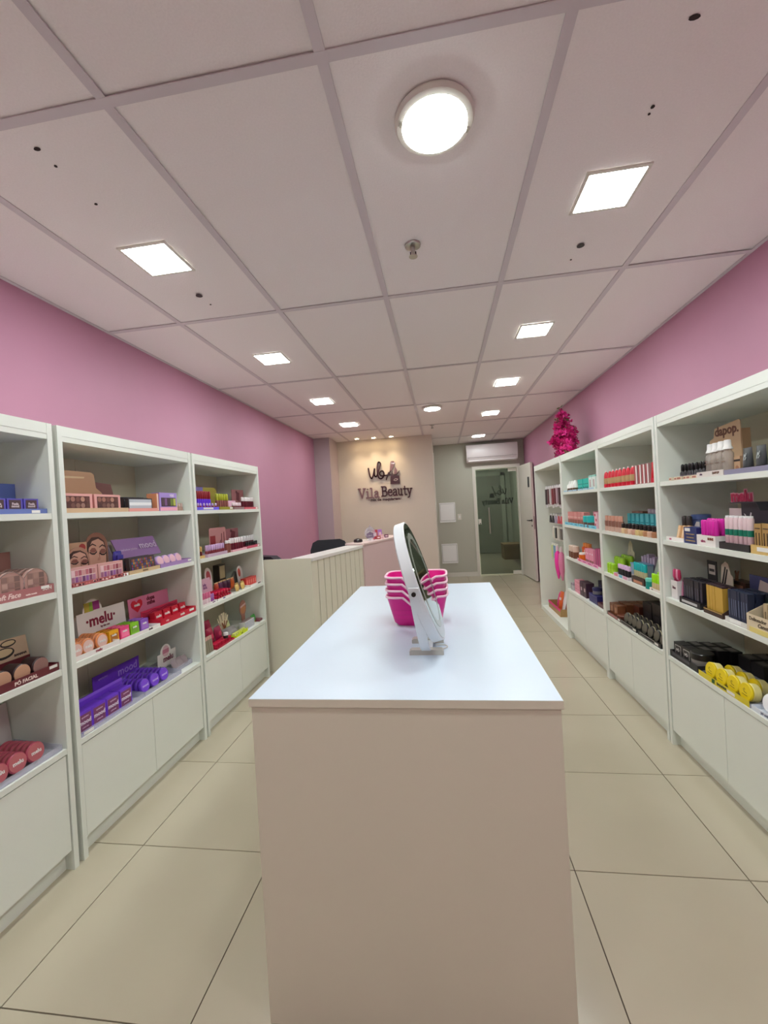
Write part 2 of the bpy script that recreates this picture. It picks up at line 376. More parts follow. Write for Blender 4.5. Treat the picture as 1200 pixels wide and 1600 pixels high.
# ---------------------------------------------------------------- sign
GL = {  # slab letters in a 1-high cell: (strokes, advance)
 'V': ([[(.05,1),(.36,0),(.68,1)], [(-.06,1),(.18,1)], [(.54,1),(.80,1)]], .86),
 'i': ([[(.06,.66),(.22,.66),(.22,0)], [(.02,0),(.42,0)], [(.20,.92),(.22,.92)]], .50),
 'l': ([[(.06,1),(.22,1),(.22,0)], [(.02,0),(.42,0)]], .50),
 'a': ([[(.08,.54),(.18,.66),(.36,.66),(.46,.54),(.46,.02),(.58,.02)], [(.46,.38),(.2,.36),(.06,.24),(.06,.1),(.18,0),(.34,.02),(.46,.14)]], .66),
 'B': ([[(.14,1),(.14,0)], [(.0,1),(.46,1),(.62,.9),(.62,.66),(.46,.54),(.14,.54)], [(.46,.54),(.68,.42),(.68,.12),(.5,0),(.0,0)]], .84),
 'e': ([[(.06,.36),(.52,.36),(.50,.54),(.38,.66),(.2,.66),(.06,.5),(.04,.2),(.18,.02),(.38,0),(.52,.1)]], .64),
 'u': ([[(.0,.66),(.12,.66),(.12,.14),(.24,0),(.38,.02),(.48,.14)], [(.38,.66),(.48,.66),(.48,0),(.6,0)]], .70),
 't': ([[(.22,.9),(.22,.12),(.32,0),(.46,.04)], [(.04,.64),(.44,.64)]], .54),
 'y': ([[(.06,.64),(.28,.02)], [(.52,.64),(.22,-.24),(.06,-.28)], [(-.04,.64),(.18,.64)], [(.40,.64),(.62,.64)]], .62),
 ' ': ([], .40)}
def slab_text(s, x0, z0, width, h):
    adv = sum(GL[c][1] for c in s); k = width/adv; out = []; x = x0
    for c in s:
        for pl in GL[c][0]: out.append([(x+px*k, z0+pz*h) for px, pz in pl])
        x += GL[c][1]*k
    return out
def smooth_line(p, n=5):
    out = []
    for i in range(len(p)-1):
        p0, p1, p2, p3 = p[max(i-1, 0)], p[i], p[i+1], p[min(i+2, len(p)-1)]
        for k in range(n):
            t = k/n
            out.append(tuple(.5*(2*p1[j]+(p2[j]-p0[j])*t+(2*p0[j]-5*p1[j]+4*p2[j]-p3[j])*t*t+(-p0[j]+3*p1[j]-3*p2[j]+p3[j])*t**3) for j in (0, 1)))
    return out+[p[-1]]
# hand-written v b, in metres relative to the sign's lower-left corner (0,0)=(-1.36,1.52)
SV = [(.186,.556),(.192,.5),(.204,.431),(.227,.386),(.249,.409),(.274,.482),(.287,.543),(.281,.481),(.283,.431),(.303,.41)]
SB = [(.283,.431),(.303,.41),(.33,.441),(.367,.537),(.391,.616),(.376,.646),(.351,.637),(.336,.564),(.334,.478),(.347,.402),(.373,.373),(.408,.38),(.435,.415),(.441,.464),(.418,.499),(.383,.487),(.369,.45),(.398,.417),(.448,.42),(.498,.423),(.554,.425)]
m_sign = mat('dark_plum_acrylic', (66,30,40), .25, coat=.4)
m_signl = mat('mauve_acrylic', (128,94,102), .3, coat=.3)
def build_sign():
    t = thing('wall_sign_logo', 'shop sign of raised plum letters and a shopping bag on the sand wall', 'sign', (-1.36, YS, 1.52))
    t.name = 'shop_sign'
    ya, yb = -.022, -.004
    def part(n, m, fn):
        b = B().m(m); fn(b); return link(n, b.done(n), t)
    part('script_letters', m_sign, lambda b: b.strokes([smooth_line(SV, 4), smooth_line(SB, 4)], .023, ya, yb))
    part('brush_handle', m_sign, lambda b: b.strokes([[(.475,.344),(.496,.392),(.552,.487)], [(.470,.350),(.485,.40),(.548,.49)], [(.50,.40),(.54,.45)], [(.52,.47),(.49,.41)]], .010, ya, yb))
    part('brush_head', m_signl, lambda b: b.prism([(.540,.490),(.574,.490),(.634,.620),(.612,.650),(.570,.650),(.558,.630)], ya, yb))
    part('bag_body', m_sign, lambda b: b.prism([(.539,.272),(.700,.268),(.694,.410),(.554,.418)], ya, yb))
    part('bag_handle', m_sign, lambda b: b.strokes([smooth_line([(.572,.418),(.575,.445),(.583,.478)], 4), smooth_line([(.583,.44),(.61,.425),(.655,.425),(.672,.45),(.70,.485)], 4)], .010, ya, yb))
    part('lipstick', m_signl, lambda b: b.prism([(.610,.432),(.652,.432),(.664,.495),(.632,.560),(.618,.50)], ya, yb-.002))
    part('lips_outline', mat('pale_lips', (216,190,190), .4), lambda b: b.strokes([smooth_line([(.598,.335),(.622,.352),(.640,.356),(.664,.348),(.648,.330),(.620,.324),(.598,.335)], 3)], .007, ya-.004, yb))
    part('name_letters', m_signl, lambda b: b.strokes(slab_text('Vila', .004, .068, .345, .155), .021, ya, yb))
    part('name_letters', m_sign, lambda b: b.strokes(slab_text('Beauty', .385, .082, .505, .155), .021, ya, yb))
    o = link('subtitle_letters', text_mesh('mix de maquiagem', .066, m_sign, .0022), t, (.44, -.012, .028))
    for x in (.165, .70): link('mark', B().m(m_signl).strokes([[(x, .022), (x+.008, .03), (x, .038)]], .006, ya, yb).done('mark'), t)
build_sign()

# ---------------------------------------------------------------- door in the back wall
def doors():
    d = link('door_1', None); d['kind'] = 'structure'
    for n, a in (('jamb', (.606, .664, 0, 2.10)), ('jamb', (1.432, 1.49, 0, 2.10))):
        link(n, boxmesh(n, a[0], a[1], YB-.03, YB+.1, a[2], a[3], m_trimw, .003), d)
    link('head_jamb', boxmesh('head_jamb', .6645, 1.4315, YB-.03, YB+.1, 2.035, 2.10, m_trimw, .003), d)
    g = link('door_2', None); g['kind'] = 'structure'
    link('glass_pane', boxmesh('glass_pane', .680, 1.428, YB+.045, YB+.055, .02, 2.025, m_glass), g)
    for a in ((1.28, 1.43, 1.965, 2.026), (1.28, 1.43, .008, .075)):
        link('patch_fitting', boxmesh('patch_fitting', a[0], a[1], YB+.03, YB+.07, a[2], a[3], m_trimw, .003), g)
    link('pull_bar', B().m(m_steel).cyl(.014, .80, 1.30, 12).done('pull_bar', True), g, (.885, YB+.0, 0))
    for z in (.86, 1.24): link('bar_post', B().m(m_steel).cyl(.008, 0, .05, 10, Matrix.Translation((.885, YB, z)) @ Matrix.Rotation(-PI/2, 4, 'X')).done('bar_post'), g)
    link('lock_case', boxmesh('lock_case', .682, .735, YB+.025, YB+.075, .985, 1.085, m_trimw, .003), g)
    link('lock_cylinder', B().m(m_dark).cyl(.011, 0, .02, 12, Matrix.Translation((.712, YB+.026, 1.0)) @ Matrix.Rotation(PI/2, 4, 'X')).done('lock_cylinder'), g)
    # vinyl lettering on the far face, meant to be read from the corridor
    mv = mat('grey_vinyl', (34,32,30), .7); k = .62
    f = lambda pl: [(-x*k, z*k) for x, z in pl]
    y0, y1 = YB+.0555, YB+.0565
    ox, oz = 1.345, 1.30
    sh = lambda pls: [[(x+ox, z+oz) for x, z in f(pl)] for pl in pls]
    link('vinyl_letters', B().m(mv).strokes(sh(slab_text('Vila Beauty', .0, .10, .93, .15)), .020, y0, y1).done('vinyl_letters'), g)
    link('vinyl_logo', B().m(mv).strokes(sh([smooth_line(SV, 3), smooth_line(SB, 3)]), .017, y0, y1).prism([(ox-.34, oz+.18), (ox-.43, oz+.18), (ox-.425, oz+.265), (ox-.345, oz+.265)], y0, y1).strokes(sh([[(.503,.345), (.60,.64)]]), .02, y0, y1).done('vinyl_logo'), g)
    # open timber leaf
    hx, hy = 1.452, 8.160; ex, ey = 1.520, 7.395
    a = math.atan2(ey-hy, ex-hx); L = math.hypot(ex-hx, ey-hy)
    w = link('door_4', None, None, (hx, hy, 0), (0, 0, a)); w['kind'] = 'structure'
    ml = mat('white_door_paint', (232,226,216), .4)
    link('door_leaf', boxmesh('door_leaf', 0, L, -.0, .036, .012, 2.04, ml, .002), w)
    link('lock_face', boxmesh('lock_face', L-.0005, L+.002, .008, .028, .90, 1.12, m_steel), w)
    link('door_handle', B().m(m_dark).tube([(L-.06, -.001, 1.045), (L-.06, -.05, 1.045), (L-.17, -.05, 1.045)], .009).done('door_handle', True), w)
    link('handle_rose', B().m(m_dark).cyl(.024, 0, .006, 14, Matrix.Translation((L-.06, 0, 1.045)) @ Matrix.Rotation(PI/2, 4, 'X')).done('handle_rose'), w)
    link('key_rose', B().m(m_dark).cyl(.018, 0, .006, 14, Matrix.Translation((L-.06, 0, .955)) @ Matrix.Rotation(PI/2, 4, 'X')).done('key_rose'), w)
    link('door_sign', boxmesh('door_sign', L-.19, L-.11, -.005, -.0002, 1.62, 1.80, mat('dark_sign', (58,62,66), .3), .002), w)
    w['label'] = 'white door standing open against the right wall'
doors()

# air conditioner
def aircon():
    t = thing('air_conditioner', 'white wall air conditioner above the glass door', 'air conditioner', (.975, YB, 2.165))
    mac = mat('ac_plastic', (228,220,222), .35)
    prof = [(0, .0), (-.10, -.0), (-.155, .025), (-.185, .075), (-.195, .15), (-.195, .30), (-.18, .322), (0, .325)]
    b = B().m(mac); L = .465
    b.prism([(p[0], p[1]) for p in prof], -L, L, Matrix.Rotation(PI/2, 4, 'Z'))
    link('body', b.done('body', True, .004), t)
    link('flap', B().m(mac).box(-L+.03, L-.03, -.004, .004, 0, .062, Matrix.Translation((0, -.158, .012)) @ Matrix.Rotation(-.42, 4, 'X') @ Matrix.Rotation(.0, 4, 'X')).done('flap', bevel=.002), t, (0, -.012, 0))
    link('seam', B().m(mat('ac_seam', (120,112,112), .5)).box(-L+.02, L-.02, -.1965, -.195, .083, .087).done('seam'), t)
    link('display_dot', B().m(m_steel).box(.36, .375, -.1965, -.195, .10, .106).done('display_dot'), t)
aircon()
# electrical panels and switch
for zc, lb in ((1.246, 'upper white square electrical panel on the grey wall'), (.452, 'lower white square electrical panel on the grey wall')):
    t = thing('electrical_panel', lb, 'electrical panel', (.10, YB, zc), 0, 'electrical panels')
    mp = mat('panel_plastic', (246,246,246), .4)
    link('frame', cached('epf', lambda: boxmesh('frame', -.152, .152, -.016, 0, -.19, .19, mp, .004)), t)
    link('cover_gap', cached('epg', lambda: boxmesh('cover_gap', -.139, .139, -.0175, -.0158, -.154, .169, mat('panel_gap', (120,118,112), .6))), t)
    link('cover', cached('epc', lambda: boxmesh('cover', -.135, .135, -.022, -.0165, -.15, .165, mat('panel_plastic2', (250,250,250), .35), .002)), t)
t = thing('light_switch', 'white light switch beside the upper electrical panel', 'switch', (.325, YB, 1.152))
link('plate', boxmesh('plate', -.033, .033, -.009, 0, -.056, .056, m_trimw, .003), t); link('rocker', boxmesh('rocker', -.014, .014, -.013, -.0095, -.024, .024, m_edge, .001), t)
# office chairs
def chair(x, y, rz, ztop, label):
    t = thing('office_chair', label, 'chair', (x, y, 0), rz)
    ml = mat('navy_leather', (34,36,44), .45, bump=.1, scale=60); mp = mat('black_plastic', (26,26,28), .4)
    def pad(w, h, d):
        b = B().m(ml); pts = [(-w/2, 0), (w/2, 0), (w/2, h*.75), (w/2*.86, h*.94), (w/2*.6, h), (-w/2*.6, h), (-w/2*.86, h*.94), (-w/2, h*.75)]
        b.prism(pts, -d/2, d/2); return b.done('pad', True, .018)
    link('backrest', pad(.46, ztop-.56, .07), t, (0, .20, .56), (-.08, 0, 0))
    link('seat', B().m(ml).box(-.24, .24, -.24, .2, .43, .5).done('seat', True, .02), t)
    link('back_bar', B().m(mp).box(-.03, .03, .19, .22, .40, .62).done('back_bar'), t)
    link('column', B().m(mp).cyl(.025, .08, .43, 12).done('column', True), t)
    for k in range(5):
        a = k*2*PI/5
        link('leg', B().m(mp).box(.02, .28, -.018, .018, .055, .08, Matrix.Rotation(a, 4, 'Z')).done('leg'), t)
        link('caster', B().m(mp).cyl(.026, -.014, .014, 12, Matrix.Translation((.27*math.cos(a), .27*math.sin(a), .027)) @ Matrix.Rotation(PI/2, 4, 'X')).done('caster'), t)
chair(-1.58, 4.02, 2.6, 1.01, 'dark navy office chair right behind the last left shelving unit')
chair(-1.36, 4.85, .25, 1.05, 'black office chair behind the slatted reception desk')

# ---------------------------------------------------------------- mirror and baskets on the counter
def mirror():
    C = Vector((-.074, 1.470, 1.142)); r = .212
    t = thing('makeup_mirror', 'round white tabletop makeup mirror with light ring on the counter', 'mirror', (-.078, 1.47, .9))
    o = Vector((-.078, 1.47, .9))
    R = Matrix.Translation(C-o) @ Matrix.Rotation(-.02, 4, 'Z') @ Matrix.Rotation(-.29, 4, 'Y') @ Matrix.Rotation(PI/2, 4, 'Y')  # local z -> mirror normal
    mw = mat('white_mirror_plastic', (224,228,232), .3); n = 56
    link('rim', B().m(mw).lathe([(r*.5, -.038), (r*.97, -.038), (r, -.034), (r, -.002), (r*.985, .0), (r*.975, -.0012)], n, R).done('rim', True), t)
    mg = mat('mirror_glass', (150,160,150), .02, metal=1.)
    link('glass', B().m(mg).lathe([(r*.972, -.0008), (r*.97, .0006)], n, R).done('glass'), t)
    fr = B().m(mat('frosted_ring', (176,190,180), .25, metal=.6)); 
    for k in range(n):
        a0, a1 = 2*PI*k/n, 2*PI*(k+1)/n
        p = lambda q, a: (q*math.cos(a), q*math.sin(a))
        ri, ro = r*.70, r*.80
        fr.prism([(ri*math.cos(a0), ri*math.sin(a0)), (ro*math.cos(a0), ro*math.sin(a0)), (ro*math.cos(a1), ro*math.sin(a1)), (ri*math.cos(a1), ri*math.sin(a1))], .0007, .0013, R @ Matrix.Rotation(PI/2, 4, 'X'))
    link('light_ring', fr.done('light_ring'), t)
    # U bracket: strap of rectangular section following the rim from pivot to base to pivot
    ax = (R.to_3x3() @ Vector((0, 1, 0)))
    nrm = (R.to_3x3() @ Vector((0, 0, 1)))
    piv = [C-o + ax*s*(r+.012) - nrm*.020 for s in (-1, 1)]
    mb = B().m(mw)
    for s, pv in zip((-1, 1), piv):
        path = []
        foot = Vector((0., .06*s, .012))
        for k in range(9):
            u = k/8
            y = pv.y*(1-u)**.55*(1) + foot.y*(1-(1-u)**.55); z = pv.z*(1-u)+foot.z*u; x = pv.x*(1-u)+foot.x*u
            path.append(Vector((x, y, z)))
        path = [pv + Vector((0, 0, .018))] + path
        w = .015; th = .004; vs = []
        for i, p in enumerate(path):
            tn = (path[min(i+1, len(path)-1)]-path[max(i-1, 0)]).normalized(); sx = Vector((1, 0, 0)); nn = tn.cross(sx).normalized()
            vs.append([mb.bm.verts.new(p + sx*a*w + nn*b*th) for a, b in ((-1, -1), (1, -1), (1, 1), (-1, 1))])
        for a, b in zip(vs, vs[1:]):
            for k in range(4): mb.bm.faces.new((a[k], a[(k+1) % 4], b[(k+1) % 4], b[k]))
        mb.bm.faces.new(vs[0]); mb.bm.faces.new(vs[-1][::-1])
    link('bracket', mb.done('bracket', True), t)
    link('base_plate', B().m(mw).box(-.02, .02, -.062, .062, .006, .012).done('base_plate', bevel=.001), t)
    for s, pv in zip((-1, 1), piv):
        link('pivot_screw', B().m(m_dark).cyl(.007, 0, .008, 12, Matrix.Translation(pv+Vector((0, s*.003, 0))) @ Matrix.Rotation(-s*PI/2, 4, 'X')).done('pivot_screw'), t)
        link('foot', B().m(mat('grey_foot', (196,192,182), .4)).prism([(-.057, 0), (.057, 0), (.057, .012), (.05, .017), (-.05, .017), (-.057, .012)], s*.060-.014, s*.060+.014).done('foot', bevel=.003), t)
    link('cable', B().m(mat('clear_cable', (214,210,196), .3)).tube([(x, y, .003) for x, y in smooth_line([(0, -.01), (.03, -.03), (.055, -.02), (.07, .0), (.06, .02), (.03, .02)], 5)], .0016, 6).done('cable', True), t)
mirror()

def basket_mesh():
    N = 48; Hh = .125
    def prof(a, w, d):
        c, s = math.cos(a), math.sin(a); e = .42
        return w/2*math.copysign(abs(c)**e, c), d/2*math.copysign(abs(s)**e, s)
    def top(a):
        x, y = prof(a, 1, 1)
        dip = 0.
        if y < -.3: q = min(1, max(0, (.18-abs(x-.12))/.07)); dip = .055*q*q*(3-2*q)
        return Hh-dip
    body = B().m(mat('magenta_plastic', (226,10,142), .32, bump=.12, scale=90)); bm = body.bm
    lev = [0, .12, .35, .65, 1.]; loops = []
    for off in (0, -.0035):
        for u in (lev if off == 0 else lev[::-1]):
            ring = []
            for k in range(N):
                a = 2*PI*k/N; z = top(a)*u
                if off: z = max(z, .004)
                f = z/Hh; w = .195+.060*f+2*off-(.02 if u == 0 else 0); d = .125+.055*f+2*off-(.02 if u == 0 else 0)
                x, y = prof(a, w, d); ring.append(bm.verts.new((x, y, z)))
            loops.append(ring)
    for a, b in zip(loops, loops[1:]):
        for k in range(N): bm.faces.new((a[k], a[(k+1) % N], b[(k+1) % N], b[k]))
    bm.faces.new(loops[0][::-1]); bm.faces.new(loops[-1])
    body = body.done('body', True)
    pts = []
    for k in range(N):
        a = 2*PI*k/N; z = top(a); f = z/Hh; x, y = prof(a, .197+.060*f, .127+.055*f); pts.append((x, y, z))
    rim = B().m(mat('pale_pink_rim', (250,205,222), .35)).tube(pts, .005, 8, True).done('rim', True)
    rb = B().m(mat('magenta_rib', (206,6,128), .35))
    for z in (.03, .05, .07):
        f = z/Hh; pts = [prof(2*PI*k/N, .195+.060*f, .125+.055*f)+(z,) for k in range(N)]
        rb.tube(pts, .0008, 5, True)
    return body, rim, rb.done('rib', True)
bb, br, brib = basket_mesh()
for k in range(4):
    t = thing('basket', ['lowest pink basket of the nested stack on the counter', 'second pink basket from the bottom of the nested stack', 'third pink basket from the bottom of the nested stack', 'topmost pink basket of the nested stack, open and empty'][k], 'basket', (-.126, 1.80, .9+.0275*k+(.0003 if k else 0)), 0., 'pink baskets nested on the counter')
    link('body', bb, t); link('rim', br, t); link('rib', brib, t)

# ---------------------------------------------------------------- flowers on the unit
def flowers():
    t = thing('flower_bouquet', 'large magenta artificial flower bunch on top of the right shelves', 'flowers', (1.36, 4.80, 1.827))
    mf = [mat('magenta_petal', (214,16,120), .6), mat('deep_petal', (168,8,84), .6), mat('bright_petal', (240,60,160), .6)]
    mg = mat('bouquet_leaf', (96,110,60), .6)
    rnd = random.Random(3); b = B(); lf = B().m(mg)
    blobs = [((0, 0, .10), .15), ((.0, -.16, .08), .12), ((.02, .14, .08), .12), ((0, -.05, .22), .15), ((0, .10, .22), .12), ((0, -.14, .22), .09), ((0, .02, .34), .12), ((0, .06, .43), .09), ((0, .10, .50), .07), ((-.06, .16, .20), .07), ((0,-.2,.04),.07)]
    for c, r in blobs:
        for k in range(int(85*(r/.12)**2)):
            th = rnd.random()*2*PI; cz = rnd.uniform(-1, 1); s = math.sqrt(1-cz*cz); q = r*(.55+.5*rnd.random())
            p = Vector((c[0]+q*s*math.cos(th)*.75, c[1]+q*s*math.sin(th), max(.045, c[2]+q*cz)))
            m = Matrix.Translation(p) @ Matrix.Rotation(rnd.random()*6.3, 4, 'Z') @ Matrix.Rotation(rnd.uniform(-1.2, 1.2), 4, 'X') @ Matrix.Rotation(rnd.uniform(-1., 1.), 4, 'Y')
            l = rnd.uniform(.026, .046); w = l*.8
            B_ = lf if rnd.random() < .05 else b
            if B_ is b: b.m(rnd.choice(mf))
            n0 = len(B_.bm.faces)
            for rot in (0, 2.1, 4.2):
                mm = m @ Matrix.Rotation(rot, 4, 'Z')
                v = [B_.bm.verts.new(mm @ Vector(q)) for q in ((0, 0, 0), (w*.5, l*.5, l*.22), (0, l, l*.35), (-w*.5, l*.5, l*.22))]
                B_.bm.faces.new(v)
            B_._tag(n0)
    o = link('blossoms', b.done('blossoms', fix=False), t); o['kind'] = 'stuff'
    o = link('leaves', lf.done('leaves', fix=False), t); o['kind'] = 'stuff'
    for k, (y, x) in enumerate(((0, 0), (.05, .01), (-.06, 0))):
        link('stem', B().m(mg).tube([(x, y*.3, .0), (0, y, .15), (0, y*1.2+.03, .36)], .004, 6).done('stem'), t)
flowers()
#PRODUCTS
# ---------------------------------------------------------------- products
WHT, BLK = (238,236,232), (26,24,26)
def at(side, y, d, z):
    return ((-1.56-d, y, z), PI/2) if side == 'L' else ((1.19+d, y, z), -PI/2)
INNER = {'L': [(.582, 1.495), (1.562, 2.446), (2.509, 3.433)], 'R': [(1.590, 2.493), (2.550, 3.380), (3.426, 4.363), (4.424, 5.558)]}
BBC = {}
def bb(me):
    if me.name not in BBC:
        vs = [v.co for v in me.vertices]
        BBC[me.name] = [Vector((f(v.x for v in vs), g(v.y for v in vs), h(v.z for v in vs))) for f in (min, max) for g in (min, max) for h in (min, max)]
    return BBC[me.name]
def item(name, label, cat, side, y, d, z, parts, group=None, rz=0., tilt=0.):
    loc, r = at(side, y, d, z+.0007); rot = (tilt, 0, r+rz)
    m = Matrix.Rotation(r+rz, 4, 'Z') @ Matrix.Rotation(tilt, 4, 'X')
    pts = [m @ (q+Vector(p[2] if len(p) > 2 else (0,0,0))) for p in parts for q in bb(p[1])]
    lo = [min(q[k] for q in pts)+loc[k] for k in range(3)]; hi = [max(q[k] for q in pts)+loc[k] for k in range(3)]
    cy = (lo[1]+hi[1])/2; a, b = min(INNER[side], key=lambda u: abs((u[0]+u[1])/2-cy)); a += .0012; b -= .0012
    sy = (a+b)/2-cy if hi[1]-lo[1] > b-a else max(0, a-lo[1]) - max(0, hi[1]-b)
    sx = max(0, XL+.0115-lo[0]) if side == 'L' else -max(0, hi[0]-(XR-.0115))
    if side == 'L': sx -= max(0, hi[0]+sx+1.5612)
    else: sx += max(0, 1.1912-lo[0]-sx)
    sz = max(0, z+.0007-lo[2])
    if name in ('hook_rail',) or cat in ('pack', 'hair accessory', 'rail'): sz = 0
    if abs(sy) > .012 or abs(sx) > .012 or sz > .012 or hi[1]-lo[1] > b-a: print('CLAMP', label, round(sx, 3), round(sy, 3), round(sz, 3))
    loc = (loc[0]+sx, loc[1]+sy, loc[2]+sz)
    if len(parts) == 1 and len(parts[0]) < 4:
        o = link(name, parts[0][1], None, loc, rot)
        return tag(o, label, cat, group)
    t = link(name, None, None, loc, rot); tag(t, label, cat, group)
    for p in parts:
        o = link(p[0], p[1], t, p[2] if len(p) > 2 else (0,0,0))
        for q in (p[3] if len(p) > 3 else ()): link(q[0], q[1], o, q[2] if len(q) > 2 else (0,0,0))
    return t
def Lb(s, size, rgb, loc, bold=.0006, **k):          # a lettering part
    return ('lettering', text_mesh(s, size, M(rgb, .5), bold, **k), loc)
def boxm(w, d, h, rgb, bev=.0012, rough=.4, y0=0., z0=0., **k):
    return cached(('bx', w, d, h, rgb, bev, rough, y0, z0, tuple(k)), lambda: B().m(M(rgb, rough, **k)).box(-w/2, w/2, y0, y0+d, z0, z0+h).done('box', bevel=bev))
def wedge(b, x0, x1, y0, y1, z0, zf, zb):
    n0 = len(b.bm.faces)
    v = [b.bm.verts.new(p) for p in ((x0,y0,z0),(x1,y0,z0),(x0,y1,z0),(x1,y1,z0),(x0,y0,zf),(x1,y0,zf),(x0,y1,zb),(x1,y1,zb))]
    for f in ((0,2,3,1),(4,5,7,6),(0,1,5,4),(2,6,7,3),(0,4,6,2),(1,3,7,5)): b.bm.faces.new([v[i] for i in f])
    b._tag(n0)
def tray(w, d, hf, rgb, hb=None, t=.0018, m=None):
    hb = hb or hf
    def mk():
        b = B().m(m or M(rgb, .5)).box(-w/2, w/2, 0, d, 0, t)
        b.box(-w/2, w/2, 0, t, t, hf); b.box(-w/2, w/2, d-t, d, t, hb)
        for s in (-w/2, w/2-t): wedge(b, s, s+t, t, d-t, t, hf, hb)
        return b.done('tray')
    return cached(('tr', w, d, hf, rgb, hb, m and m.name), mk)
def card(pts, rgb, t=.002, y=0., rough=.5):
    return cached(('cd', tuple(pts), rgb, t, y), lambda: B().m(M(rgb, rough)).prism(pts, y, y+t).done('card'))
def rect(w, h, z=0., x=0.): return [(x-w/2, z), (x+w/2, z), (x+w/2, z+h), (x-w/2, z+h)]
def dome(w, h, r, cx=0.):                 # rectangle with a round bump on its top edge
    return [(-w/2, 0), (w/2, 0), (w/2, h)] + [(cx+r*math.cos(a*PI/10), h+r*1.0*math.sin(a*PI/10)) for a in range(0, 11)] + [(-w/2, h)]
def arch(w, h):
    return [(-w/2, 0), (w/2, 0)] + [(w/2*math.cos(a*PI/12), h-w/2+w/2*math.sin(a*PI/12)) for a in range(13)]
FRONT = Matrix.Rotation(PI/2, 4, 'X')      # lathe axis z -> -y (towards the shopper)
def discm(r, t, rgb, z=None, n=22, y=0., rough=.35, c=.003, **k):
    z = r if z is None else z
    return cached(('ds', r, t, rgb, z, y, c, tuple(k)), lambda: B().m(M(rgb, rough, **k)).cyl(r, 0, t, n, Matrix.Translation((0, y, z)) @ FRONT, c).done('disc', True))
def lath(prof, rgb, n=12, rough=.3, sx=1., sy=1., m=None, **k):
    return cached(('lt', tuple(prof), rgb, n, rough, sx, sy, m and m.name, tuple(k)), lambda: B().m(m or M(rgb, rough, **k)).lathe(prof, n, None, sx, sy).done('lathe', True))
def gloss(r, h, cf, body, cap, n=10):
    """upright tube: body below, cap above; cf = share of the cap"""
    zb = h*(1-cf)
    return [('body', lath([(r*.86, 0), (r*.9, .002), (r*.9, zb-.003), (r*.62, zb)], body, n)), ('cap', lath([(r*.78, zb+.0002), (r*.84, zb+.002), (r*.82, h-.006), (r*.66, h-.002), (r*.3, h)], cap, n))]
def gloss_inv(r, h, cf, body, cap, n=10):   # cap at the foot
    zc = h*cf
    return [('cap', lath([(r*.92, 0), (r*.95, .002), (r*.95, zc)], cap, n)), ('body', lath([(r*.84, zc+.0002), (r*.9, zc+.003), (r*.9, h-.006), (r*.6, h)], body, n))]
def squeeze(w, h, body, cap, cf=.22):       # squeeze tube standing on its cap
    def mk():
        b = B().m(M(body, .3)); n = 14; rings = []
        for u, wx, dy in ((0, .80, .62), (.25, .9, .56), (.6, .97, .36), (.92, 1., .1), (1., 1., .06)):
            rings.append([b.bm.verts.new((w/2*wx*math.cos(2*PI*k/n), w/2*dy*math.sin(2*PI*k/n), h*cf+.0003+(h*(1-cf))*u)) for k in range(n)])
        for a, c in zip(rings, rings[1:]):
            for k in range(n): b.bm.faces.new((a[k], a[(k+1)%n], c[(k+1)%n], c[k]))
        b.bm.faces.new(rings[0][::-1]); b.bm.faces.new(rings[-1]); return b.done('body', True)
    return [('cap', lath([(w*.36, 0), (w*.38, .003), (w*.38, h*cf)], cap, 12)), ('body', cached(('sq', w, h, body, cf), mk))]
def pouch(w, h, d, rgb, **k):
    def mk():
        b = B().m(M(rgb, .35, **k)); n = 8; G = []
        for j in range(n+1):
            row = []
            for i in range(n+1):
                u, v = i/n*2-1, j/n*2-1; q = max(0, (1-u**4)*(1-v**4))
                row.append((u*w/2*(1-.06*v*v), q*d/2, (v+1)/2*h))
            G.append(row)
        for s in (-1, 1):
            V = [[b.bm.verts.new((p[0], s*p[1]+d/2, p[2])) for p in r] for r in G]
            for j in range(n):
                for i in range(n): b.bm.faces.new((V[j][i], V[j][i+1], V[j+1][i+1], V[j+1][i]))
        bmesh.ops.remove_doubles(b.bm, verts=b.bm.verts, dist=1e-5); return b.done('pouch', True)
    return cached(('po', w, h, d, rgb), mk)
def pans(w, h, rows, cols, cols_rgb, bg, y, z, rnd=False, t=.0008):
    def mk():
        b = B().m(M(bg, .35)).prism(rect(w, h, z), y, y+t); cw, ch = w/cols, h/rows; i = 0
        for r in range(rows):
            for c in range(cols):
                b.m(M(cols_rgb[i % len(cols_rgb)], .5)); i += 1; cx, cz = -w/2+(c+.5)*cw, z+h-(r+.5)*ch
                b.prism(ell(cx, cz, min(cw, ch)*.44, min(cw, ch)*.44, 10) if rnd else rect(cw*.82, ch*.84, cz-ch*.42, cx), y-t, y)
        return b.done('pans')
    return cached(('pn', w, h, rows, cols, tuple(cols_rgb), bg, y, z, rnd), mk)
def pbox(w, h, d, rgb, panel, text='', tc=WHT, ts=.016, ph=.72):
    p = [('body', boxm(w, d, h, rgb)), ('label_panel', card(rect(w*.8, h*ph, h*(1-ph)/2), panel, .0006, -.0007))]
    if text: p.append(Lb(text, ts, tc, (0, -.0012, h*.48)))
    return p
def compact(r, t, rim, face, text='', tc=WHT, ts=.016, fr=.84):
    p = [('case', discm(r, t, rim)), ('lid', discm(r*fr, .0012, face, r, y=-t-.0001, c=.0004))]
    if text: p.append(Lb(text, ts, tc, (0, -t-.0018, r)))
    return p
def tag_card(side, y, d, z, label, w=.034, h=.011):
    item('price_tag', label, 'price tag', side, y, d, z, [('tag', boxm(w, .0012, h, (240,238,232), 0))], 'white price tags on tray fronts')
def row(n, y0, y1, fn):
    for k in range(n): fn(k, y0+(y1-y0)*(k+.5)/n)
ORD = ['first', 'second', 'third', 'fourth', 'fifth', 'sixth', 'seventh', 'eighth', 'ninth', 'tenth']
SIDE = ['left', 'middle', 'right']
